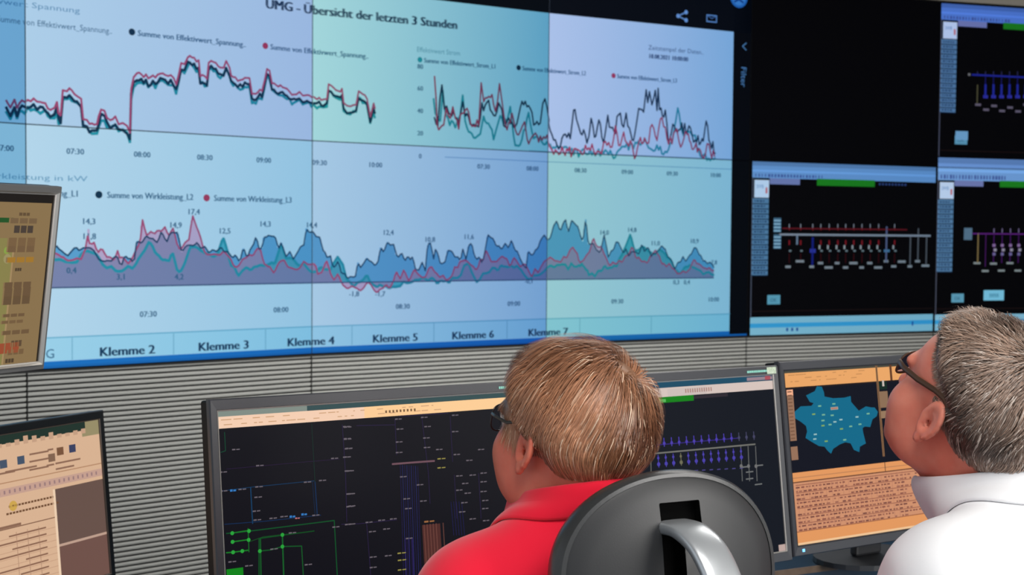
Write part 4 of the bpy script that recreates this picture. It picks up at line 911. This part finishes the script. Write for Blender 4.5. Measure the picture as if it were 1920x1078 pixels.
def hair_g(Q, p):
    """metres inside the hairline (negative outside), in head space"""
    x, y, z = np.abs(Q[:, 0]), Q[:, 1], Q[:, 2]
    yl = np.interp(z, p['hz'], p['hy']) - p.get('recede', 0) * np.clip(x - .02, 0, .03) * (z > .03)
    nape = p['nape'] + np.clip(x - .035, 0, 1) * .35
    return np.minimum(yl - y, z - nape)
def hair_th(Q, p):
    g = hair_g(Q, p); z = Q[:, 2]
    t = (np.interp(z, [-.08, -.03, .02, .07, .12], p['th']) + p.get('quiff', 0) * np.clip(Q[:, 1] / .04, 0, 1) * np.clip((z - .07) / .03, 0, 1)) * np.clip(.3 + g / .035, 0, 1)
    return np.where(g < 0, -.004, t)
def grow_hair(P_, p, n, parent, m, label, seed):
    rg = np.random.default_rng(seed); hs = P_.hs
    sk = lambda Q: head_sdf(Q, 0)
    # under-layer hugging the scalp
    f = lambda Q: smax(sk(Q) - hair_th(Q, p) * .50, -(hair_g(Q, p) + .002), .004) + .0012 * noise3(Q, 160, seed)
    V, F = nets(f, (-.1, -.13, -.1), (.1, .11, .15), .0032)
    # roots
    d = rg.normal(size=(n * 3, 3)); d /= np.linalg.norm(d, axis=1)[:, None]; Q = np.array([0, -.012, .035]) + d * .17
    for _ in range(24): Q = Q - d * np.clip(sk(Q), -.02, .05)[:, None] * .9
    g = hair_g(Q, p); Q = Q[(g > .001)][:n]; n = len(Q)
    W = np.array(p['whorl']); tone = .5 + .5 * noise3(Q, p['clump'], seed + 5) * 2.1 + rg.normal(0, .09, n)
    L = rg.uniform(*p['len'], n) * np.clip(.45 + hair_g(Q, p) / .05, .35, 1) * np.interp(Q[:, 2], [-.06, 0, .06], p['lenz'])
    cx, cy = noise3(Q, p['wave'], seed + 1), noise3(Q, p['wave'], seed + 2); S_ = 8
    lift = np.clip(.86 + .45 * noise3(Q, 130, seed + 7) + rg.normal(0, .12, n), .60, 1.25); pts = [Q]; nr = []; curv = noise3(Q, 55, seed + 9) * p['curl']
    cur = Q.copy(); ds = L / S_; lag = None
    for k in range(S_ + 1):
        N = grad(sk, cur); v = cur - W; dist = np.linalg.norm(v, axis=1)[:, None]; t = v / (dist + 1e-6)
        sw = np.cross(N, t); t = t + sw * p['swirl'] * np.exp(-dist / .06) + np.array(p['bias']) * np.clip(dist / .06, 0, 1)
        low = np.clip((.045 - cur[:, 2]) / .05, 0, 1)[:, None]; t = t * (1 - low * .8) + np.array([0, -.35, -1.]) * low
        t = t + np.cross(N, t) * (cx * p['mess'] + curv * k / S_)[:, None]
        t = t - N * (t * N).sum(1)[:, None]; t /= np.linalg.norm(t, axis=1)[:, None] + 1e-9
        if lag is None: lag = t
        t = lag * .45 + t * .55; t /= np.linalg.norm(t, axis=1)[:, None] + 1e-9; lag = t
        nr.append((t, N))
        if k == S_: break
        cur = cur + t * ds[:, None]; u_ = (k + 1) / S_
        h = hair_th(cur, p); h = np.maximum(h, .0012) * lift * min(1, u_ * 2.2) + .0006 + .0016 * u_ ** 2 * np.abs(cy)
        cur = cur - grad(sk, cur) * (sk(cur) - h)[:, None]; pts.append(cur)
    VV, FF, CC = [V], [F], [np.tile([*p['under'], 1], (len(V), 1))]; off = len(V)
    wd = rg.uniform(*p['width'], n); gz = np.clip(tone, 0, 1)[:, None]
    c = np.array(p['c0']) * (1 - gz) + np.array(p['c1']) * gz; c = c * rg.uniform(.78, 1.22, n)[:, None]
    rare = rg.random(n) < p['light'][0]; c[rare] = p['light'][1]
    st = []
    for k in range(S_ + 1):
        t, N = nr[k]; b = np.cross(N, t); ww = (wd * (1 - .8 * (k / S_) ** 2))[:, None] / 2
        st.append(np.stack([pts[k] - b * ww, pts[k] + b * ww], 1))
    st = np.stack(st, 1)                              # n, S+1, 2, 3
    VV.append(st.reshape(-1, 3)); CC.append(np.repeat(np.concatenate([c, np.ones((n, 1))], 1), (S_ + 1) * 2, 0))
    i0 = np.arange(n)[:, None] * (S_ + 1) * 2 + np.arange(S_)[None] * 2 + off
    FF.append(np.stack([i0, i0 + 1, i0 + 3, i0 + 2], -1).reshape(-1, 4))
    V = np.concatenate(VV); V = P_.Hc + (V * hs) @ P_.Rh.T
    o = link('hair', np_mesh('hair', V - np.array(parent.location), np.concatenate(FF), np.concatenate(CC)), m, parent)
    tag(o, label); return o

def cloth(name, P_, f, lo, hi, h, m, parent, label=None):
    V, F = nets(f, lo, hi, h); o = link(name, np_mesh(name, V - np.array(parent.location), F), m, parent); 
    if label: o['label'] = label
    return o
def collar(P_, shirt, m, parent, tilt, up, back, spread, C0, label=None):
    """standing band folded over: fitted round the neck, its lower edge lying on the shirt"""
    r, f = P_.r, P_.f; U = np.array([0, 0, 1.]); ax = U * cos(tilt) + f * sin(tilt); f2 = f * cos(tilt) - U * sin(tilt)
    body = lambda P: np.minimum(P_.neck_sdf(P), shirt(P) + .012)
    rows = []; gap = R(spread)
    for i in range(61):
        a = gap + (2 * pi - 2 * gap) * i / 60        # 0 = front
        d = f2 * cos(a) + r * sin(a); hh = up + (back - up) * (.5 - .5 * cos(a)); fr = max(0, cos(a))
        def fit(hgt, cl):
            lo_, hi_ = .03, .13
            for _ in range(18):
                mid = (lo_ + hi_) / 2; q = C0 + ax * hgt + d * mid
                if P_.neck_sdf(q[None])[0] < cl: lo_ = mid
                else: hi_ = mid
            return C0 + ax * hgt + d * mid
        def on(q, cl):
            q = q.copy()
            for _ in range(4): q = q - grad(shirt, q[None])[0] * (shirt(q[None])[0] - cl)
            return q
        top = fit(hh, .0045); mid_ = fit(hh * .5, .004); bot = fit(-.004, .002)
        t1 = top + d * .0035 + ax * .0015; t2 = top + d * .007 - ax * .002; t3 = top + d * .0105 - ax * hh * .45 
        lw = on(C0 + d * (.108 + .012 * fr) - ax * (.004 + .045 * fr), .0045)
        l1 = (t3 + lw) / 2; l1 = l1 + d * .003 if shirt(l1[None])[0] > .004 else on(l1, .006)
        lw2 = on(lw - d * .001, .0012)
        rows.append([Vector(q - np.array(parent.location)) for q in (bot, mid_, top, t1, t2, t3, l1, lw, lw2)])
    mb = MB(); mb.grid(rows); o = mb.build('collar', m, parent, smooth=True)
    md = o.modifiers.new('solid', 'SOLIDIFY'); md.thickness = .0016; md.offset = 1
    sb = o.modifiers.new('sub', 'SUBSURF'); sb.levels = 1; sb.render_levels = 2
    if label: o['label'] = label
    return o
def glasses(P_, parent, mf, mlens, lz, arm, label, lw=.024, lh=.0165, rimr=.0012):
    g = empty('glasses', (0, 0, 0)); g.parent = parent; g['label'] = label
    # the parent is at the seat of the person; the frame parts are grouped below it
    T = Matrix.Translation(Vector(P_.Hc) - parent.location) @ Matrix(P_.Rh.tolist()).to_4x4() @ Matrix.Scale(P_.hs, 4)
    mb = MB()
    for sx in (-1, 1):
        c = (sx * .034, .104, lz); ring = []
        for k in range(29):
            a = 2 * pi * k / 28; ca, sa = cos(a), sin(a); e = .62
            x = lw * math.copysign(abs(ca) ** e, ca); z = lh * math.copysign(abs(sa) ** e, sa)
            ring.append((c[0] + x, c[1] - abs(c[0] + x - 0) * .16 - .0, c[2] + z))
        mb.tube(ring, rimr, 8, caps=False)
    mb.tube([(-.011, .103, lz + .004), (0, .106, lz + .007), (.011, .103, lz + .004)], .0012, 8)
    mb.build('rim', mf, g, smooth=True, Tm=T)
    for sx in (-1, 1):
        mb = MB(); c = (sx * .034, .104, lz); P = []
        for ry in (0, .5, 1):
            row = []
            for k in range(28):
                a = 2 * pi * k / 28; ca, sa = cos(a), sin(a); e = .62
                x = lw * ry * math.copysign(abs(ca) ** e, ca); z = lh * ry * math.copysign(abs(sa) ** e, sa); row.append((c[0] + x, c[1] - abs(c[0] + x) * .16 + .0008 * (1 - ry), c[2] + z))
            P.append(row)
        mb.grid(P, close_v=True); mb.build('lens', mlens, g, smooth=True, Tm=T)
        mb = MB(); hx = sx * .0585
        pts = [(hx, .0945, lz + .006), (sx * .0645, .091, lz + .007), (sx * .0705, .075, lz + .0075), (sx * .0755, .045, arm[0]), (sx * .0795, .010, arm[1]), (sx * .0815, -.008, arm[1] + .001), (sx * .0830, -.020, arm[1] - .004), (sx * .0825, -.031, arm[1] - .018)]
        mb.tube(pts, [.0018, .0022, .0022, .0021, .0020, .0020, .0019, .0016], 8, sq=(.75, arm[2]))
        mb.build('temple_arm', mf, g, smooth=True, Tm=T)
    return g

m_skin1 = skin_mat('ruddy_skin', (.70, .205, .130), (.63, .155, .095)); m_skin2 = skin_mat('pink_skin', (.74, .265, .185), (.68, .20, .135))
m_hair = hair_mat('hair_strands', .4)
def shoes(P_, m, parent):
    for j in P_.J.values():
        f = lambda P: smin(cap(P, j['an'] - np.array([0, 0, .055]), j['toe'] + P_.f * .03 + np.array([0, 0, .004]), .046, .038), cap(P, j['an'] - np.array([0, 0, .06]) - P_.f * .03, j['toe'] + P_.f * .02, .04, .036), .01)
        g = lambda P: np.maximum(f(P), -(P[:, 2] - .002)); g2 = lambda P: np.maximum(g(P), P[:, 2] - .115)
        V, F = nets(g2, (*(j['an'] - .16)[:2], -.02), (*(j['toe'] + .16)[:2], .14), .008); link('shoe', np_mesh('shoe', V - np.array(parent.location), F), m, parent)
def trousers(P_, m, parent):
    def f(P):
        U = np.array([0, 0, 1.]); d = capel(P, P_.belly - U * .09, P_.pel + U * .02, .135, .14, P_.r, 1.38)
        for j in P_.J.values():
            d = smin(d, cap(P, j['hip'], j['kn'], .092, .068), .04); d = smin(d, cap(P, j['kn'], j['an'], .065, .052), .02)
        d = d + .003 * noise3(P, 40, 3)
        return np.maximum(np.maximum(d, P[:, 2] - (P_.pel[2] + .09)), .075 - P[:, 2])
    lo, hi = P_.bounds(); cloth('trousers', P_, f, lo, (hi[0], hi[1], .75), .009, m, parent)
def make_person(P_, label, skin, shirt_m, sleeve, hp, hl, seed, wr, trous, colr):
    t = empty('person', (float(P_.pel[0]), float(P_.pel[1]), 0), label, 'person')
    lo, hi = P_.bounds(); V, F = nets(P_.body_sdf, lo, hi, .0042)
    o = link('body', np_mesh('body', V - np.array(t.location), F), skin, t)
    neck_n = np.array([0, 0, 1.]) * cos(colr[0]) + P_.f * sin(colr[0]); C0 = P_.c7 + P_.f * .052 + np.array([0, 0, colr[4]])
    def shirt(P):
        d = P_.torso_sdf(P, arms=False); U = np.array([0, 0, 1.])
        for j in P_.J.values():
            e = j['sh'] + (j['el'] - j['sh']) * sleeve
            dd = cap(P, j['sh'], e, .066, .066 - .012 * sleeve)
            ax = (e - j['sh']) / np.linalg.norm(e - j['sh']); dd = np.maximum(dd, (P - e) @ ax) if sleeve < 1 else smin(dd, np.maximum(cap(P, j['el'], j['wr'], .052, .036), ((P - j['wr']) @ P_.f)), .02)
            d = smin(d, dd, .03)
        d = smin(d, P_.neck_sdf(P), .03)
        q = P - P_.c7; fold = wr * (noise3(P * np.array([1, 1, .35]), 46, seed) + .5 * noise3(P, 95, seed + 3)) * np.clip((P_.c7[2] + .01 - P[:, 2]) / .10, .12, 1)
        return d - .011 + fold
    def shirt_cut(P):
        return np.maximum(np.maximum(shirt(P), (P - C0) @ neck_n - .006), (P_.pel[2] + .03) - P[:, 2])
    cloth('shirt', P_, shirt_cut, lo, (hi[0], hi[1], P_.c7[2] + .08), .0062, shirt_m[0], t, shirt_m[2])
    collar(P_, shirt, shirt_m[1], t, colr[0], colr[1], colr[2], colr[3], C0)
    trousers(P_, trous, t); shoes(P_, mat('black_shoe', (.01, .01, .01), .3), t)
    grow_hair(P_, hp, hp['n'], t, m_hair, hl, seed)
    return t

def fabric(name, col, rough=.85, sheen=.3):
    m = mat(name, col, rough, spec=.25, bump=(900, .25, .0004)); b = m.node_tree.nodes['Principled BSDF']; b.inputs['Sheen Weight'].default_value = sheen; return m
m_red = fabric('red_polo_cotton', (.86, .006, .035)); m_redc = fabric('red_collar_knit', (.80, .004, .03))
m_white = fabric('white_shirt_cotton', (.86, .86, .88), .8, .1); m_whitec = fabric('white_collar_cotton', (.80, .80, .82), .7, .1)
m_dark1 = fabric('dark_trousers', (.02, .022, .03)); m_dark2 = fabric('grey_trousers', (.05, .055, .065))
m_gl = mat('dark_glasses_metal', (.03, .025, .025), .3, metal=.4); m_gl2 = mat('brown_glasses_acetate', (.07, .035, .02), .3)
m_lens = mat('lens_glass', (.9, .92, .92), .02)
b_ = m_lens.node_tree.nodes['Principled BSDF']; b_.inputs['Transmission Weight'].default_value = 1; b_.inputs['IOR'].default_value = 1.05

P1 = Person(head=(.076, 1.735, 1.226), hyaw=R(39), hpitch=R(8), hroll=R(3), c7=(.108, 1.70, 1.118), byaw=R(33), sh_drop=.080, sh_half=.150, hs=.975)
hair1 = dict(hz=[-.10, -.02, 0, .010, .03, .055, .075, .10, .14], hy=[-.034, -.033, -.028, .004, .036, .068, .088, .105, .2], recede=.4, nape=-.090, th=[.003, .006, .013, .019, .022],
             whorl=(.022, -.062, .105), clump=46, len=(.045, .080), lenz=[.40, .8, 1.0], wave=34, swirl=1.3, mess=.30, curl=.5, bias=(-.15, .1, -.25), width=(.0007, .0015), n=20000,
             c0=(.105, .034, .013), c1=(.57, .265, .14), under=(.20, .09, .04), light=(.05, (.86, .62, .44)))
t1 = make_person(P1, 'seated blond man in red polo shirt and dark glasses looking at the wall', m_skin1, (m_red, m_redc, None), .62, hair1, 'short blond brown hair swept from a crown whorl', 11, .0022, m_dark1, (R(12), .026, .036, 16, .018))
glasses(P1, t1, m_gl, m_lens, .014, (.021, .032, 1.1), 'thin dark-framed glasses', lw=.028, lh=.019)

P2 = Person(head=(.616, 1.78, 1.262), hyaw=R(30), hpitch=R(30), hroll=R(2), c7=(.70, 1.72, 1.14), byaw=R(38), sh_drop=.075, sh_half=.165, hs=1.02)
hair2 = dict(quiff=.006, hz=[-.08, -.02, 0, .010, .03, .045, .065, .09, .14], hy=[-.050, -.034, -.026, -.006, .010, .022, .055, .085, .2], recede=.8, nape=-.070, th=[.003, .006, .010, .013, .015],
             whorl=(.0, -.055, .112), clump=90, len=(.016, .030), lenz=[.6, .9, 1.0], wave=110, swirl=.6, mess=.7, curl=.8, bias=(0, .15, -.2), width=(.0007, .0014), n=20000,
             c0=(.070, .042, .031), c1=(.35, .235, .175), under=(.06, .042, .032), light=(.12, (.54, .45, .39)))
t2_ = make_person(P2, 'grey-haired man in white shirt and brown glasses, head tilted back', m_skin2, (m_white, m_whitec, None), 1.0, hair2, 'short brushed grey brown hair', 23, .0040, m_dark2, (R(10), .030, .040, 14, .020))
glasses(P2, t2_, m_gl2, m_lens, .018, (.029, .036, 1.9), 'brown glasses with broad temple arms', rimr=.0016)

# ------------------------------------------------------------------ office chairs
m_shell = mat('charcoal_plastic', (.013, .0135, .015), .45, bump=(700, .15, .0004)); m_padm = mat('black_leather', (.028, .029, .030), .32, bump=(350, .2, .0005))
m_alu = mat('brushed_aluminium', (.62, .65, .68), .3, metal=.75); m_slot = mat('slot_black', (.002, .002, .002), .9, spec=.05); m_chairfab = mat('dark_chair_fabric', (.03, .032, .036), .9)
def apply_cut(o, cutter):
    md = o.modifiers.new('cut', 'BOOLEAN'); md.object = cutter; md.operation = 'DIFFERENCE'; md.solver = 'EXACT'; md.material_mode = 'TRANSFER'
    dg = bpy.context.evaluated_depsgraph_get(); me = bpy.data.meshes.new_from_object(o.evaluated_get(dg)); o.modifiers.clear(); o.data = me
    bpy.data.objects.remove(cutter)
def make_chair(x, y, yaw, label, headrest):
    t = empty('office_chair', (x, y, 0), label, 'chair', rz=yaw)
    MB().box((0, .01, .381), (.44, .46, .07), bev=.03, seg=4).build('seat', m_chairfab, t, smooth=True)
    rows = []
    for k in range(17):
        z = .50 + .42 * k / 16; w_ = .21 - .05 * ((k / 16 - .4) ** 2) * 2; row = []
        for i in range(17):
            xx = -w_ + 2 * w_ * i / 16; row.append((xx, -.222 - .03 * cos((z - .62) * 6) * .5 + 1.2 * xx * xx - .0, z))
        rows.append(row)
    o = MB().grid(rows).build('backrest', m_chairfab, t, smooth=True); md = o.modifiers.new('s', 'SOLIDIFY'); md.thickness = .035; md.offset = -1 if yaw > 9 else 0
    mb = MB(); mb.tube([(0, -.06, .335), (0, -.26, .35), (0, -.305, .42), (0, -.305, .62), (0, -.285, .80)], [.022, .024, .024, .022, .018], 12, sq=(1.6, .7)); mb.build('back_bar', m_alu, t, smooth=True)
    mb = MB(); mb.box((0, 0, .330), (.22, .24, .035), bev=.01); mb.build('seat_mechanism', m_shell, t)
    MB().tube([(0, 0, .10), (0, 0, .318)], .025, 20).build('gas_column', m_alu, t, smooth=True)
    for k in range(5):
        a = k * 2 * pi / 5 + (R(3) if headrest else R(36)); d = Vector((cos(a), sin(a), 0))
        MB().tube([d * .02 + Vector((0, 0, .105)), d * .16 + Vector((0, 0, .095)), d * .27 + Vector((0, 0, .078))], [.026, .020, .014], 10).build('base_leg', m_alu, t, smooth=True)
        c = MB(); q = d * .27; n = Vector((-d.y, d.x, 0))
        for sg in (-1, 1): c.tube([q + n * sg * .008 + Vector((0, 0, .027)), q + n * sg * .026 + Vector((0, 0, .027))], .0265, 18)
        c.tube([q + Vector((0, 0, .03)), q + Vector((0, 0, .075))], .008, 8); c.tube([q - n * .026 + Vector((0, 0, .027)), q + n * .026 + Vector((0, 0, .027))], .007, 8)
        c.build('caster', m_slot, t, smooth=True)
    if headrest:
        hx, hy, hz, A_, B_ = headrest; tl = Matrix.Translation((hx, hy, hz)) @ Matrix.Rotation(R(-8), 4, 'X')
        def outline(a, e=.94): return math.copysign(abs(cos(a)) ** e, cos(a)), math.copysign(abs(sin(a)) ** e, sin(a))
        def bend(x, y, z): return (x, y + .9 * x * x + .25 * z * z, z)
        N = 96
        # leather pad towards the head, its rolled edge showing round the shell
        prof = [(.02, .034), (.5, .033), (.80, .030), (.93, .022), (.985, .010), (1.0, -.002), (.992, -.012), (.965, -.018), (.93, -.018)]
        P = [[bend(A_ * outline(2 * pi * k / N)[0] * r_, o_, B_ * outline(2 * pi * k / N)[1] * r_) for k in range(N)] for r_, o_ in prof]
        mb = MB(); mb.grid(P, close_v=True); mb.bm.faces.new([v for v in mb.bm.verts][:N]); mb.build('headrest_pad', m_padm, t, smooth=True, Tm=tl)
        prof = [(.02, -.024), (.4, -.023), (.75, -.020), (.90, -.0185), (.945, -.016), (.955, -.010), (.93, .0), (.02, .002)]
        P = [[bend(A_ * outline(2 * pi * k / N)[0] * r_, o_, B_ * outline(2 * pi * k / N)[1] * r_) for k in range(N)] for r_, o_ in prof]
        mb = MB(); mb.grid(P, close_v=True); vs = list(mb.bm.verts); mb.bm.faces.new(vs[:N][::-1]); mb.bm.faces.new(vs[-N:])
        o = mb.build('headrest_shell', m_shell, t, smooth=True, Tm=tl)
        cu = MB(); cu.box((.004, -.022, .066), (.056, .034, .038), bev=.002); c1_ = cu.build('cut', m_slot, t, Tm=tl); c1_.data.materials.clear(); c1_.data.materials.append(m_slot); apply_cut(o, c1_)
        cu = MB(); cu.box((-.010, -.022, -.02), (.030, .030, .15), bev=.002); c1_ = cu.build('cut', m_slot, t, Tm=tl); apply_cut(o, c1_)
        for p in o.data.polygons: p.use_smooth = True
        try: o.data.set_sharp_from_angle(angle=R(35))
        except Exception: pass
        mb = MB()
        pts = [(hx - .004, hy - .008, hz + .058), (hx - .002, hy - .040, hz + .058), (hx + .000, hy - .078, hz + .042), (hx + .002, hy - .108, hz + .004), (hx + .002, hy - .122, hz - .055), (hx, hy - .110, hz - .15), (0, hy - .07, hz - .26), (0, -.288, .78)]
        cs = []
        for i in range(len(pts) - 1):
            p0_, p1_, p2_, p3_ = (Vector(pts[max(0, min(len(pts) - 1, i + j))]) for j in (-1, 0, 1, 2))
            for q_ in range(6):
                u_ = q_ / 6; cs.append(.5 * ((2 * p1_) + (p2_ - p0_) * u_ + (2 * p0_ - 5 * p1_ + 4 * p2_ - p3_) * u_ ** 2 + (3 * p1_ - p0_ - 3 * p2_ + p3_) * u_ ** 3))
        cs.append(Vector(pts[-1])); P = []
        for i, c_ in enumerate(cs):                     # rounded-rectangle section swept along the arch
            tg = (cs[min(i + 1, len(cs) - 1)] - cs[max(i - 1, 0)]).normalized(); a_ = Vector((1, 0, 0)); b_ = a_.cross(tg).normalized(); row = []
            for k in range(20):
                an_ = 2 * pi * k / 20; e = .55; row.append(tuple(c_ + a_ * .0235 * math.copysign(abs(cos(an_)) ** e, cos(an_)) + b_ * .0085 * math.copysign(abs(sin(an_)) ** e, sin(an_))))
            P.append(row)
        mb.grid(P, close_v=True); vs = list(mb.bm.verts); mb.bm.faces.new(vs[:20][::-1]); mb.bm.faces.new(vs[-20:]); mb.build('headrest_arm', m_alu, t, smooth=True)
    return t
make_chair(.093, 1.735, R(25), 'black office chair of the blond man, oval headrest on a silver arm', (.020, -.195, 1.100, .153, .122))
make_chair(float(P2.pel[0]), float(P2.pel[1]), P2.byaw, 'office chair under the grey-haired man', None)
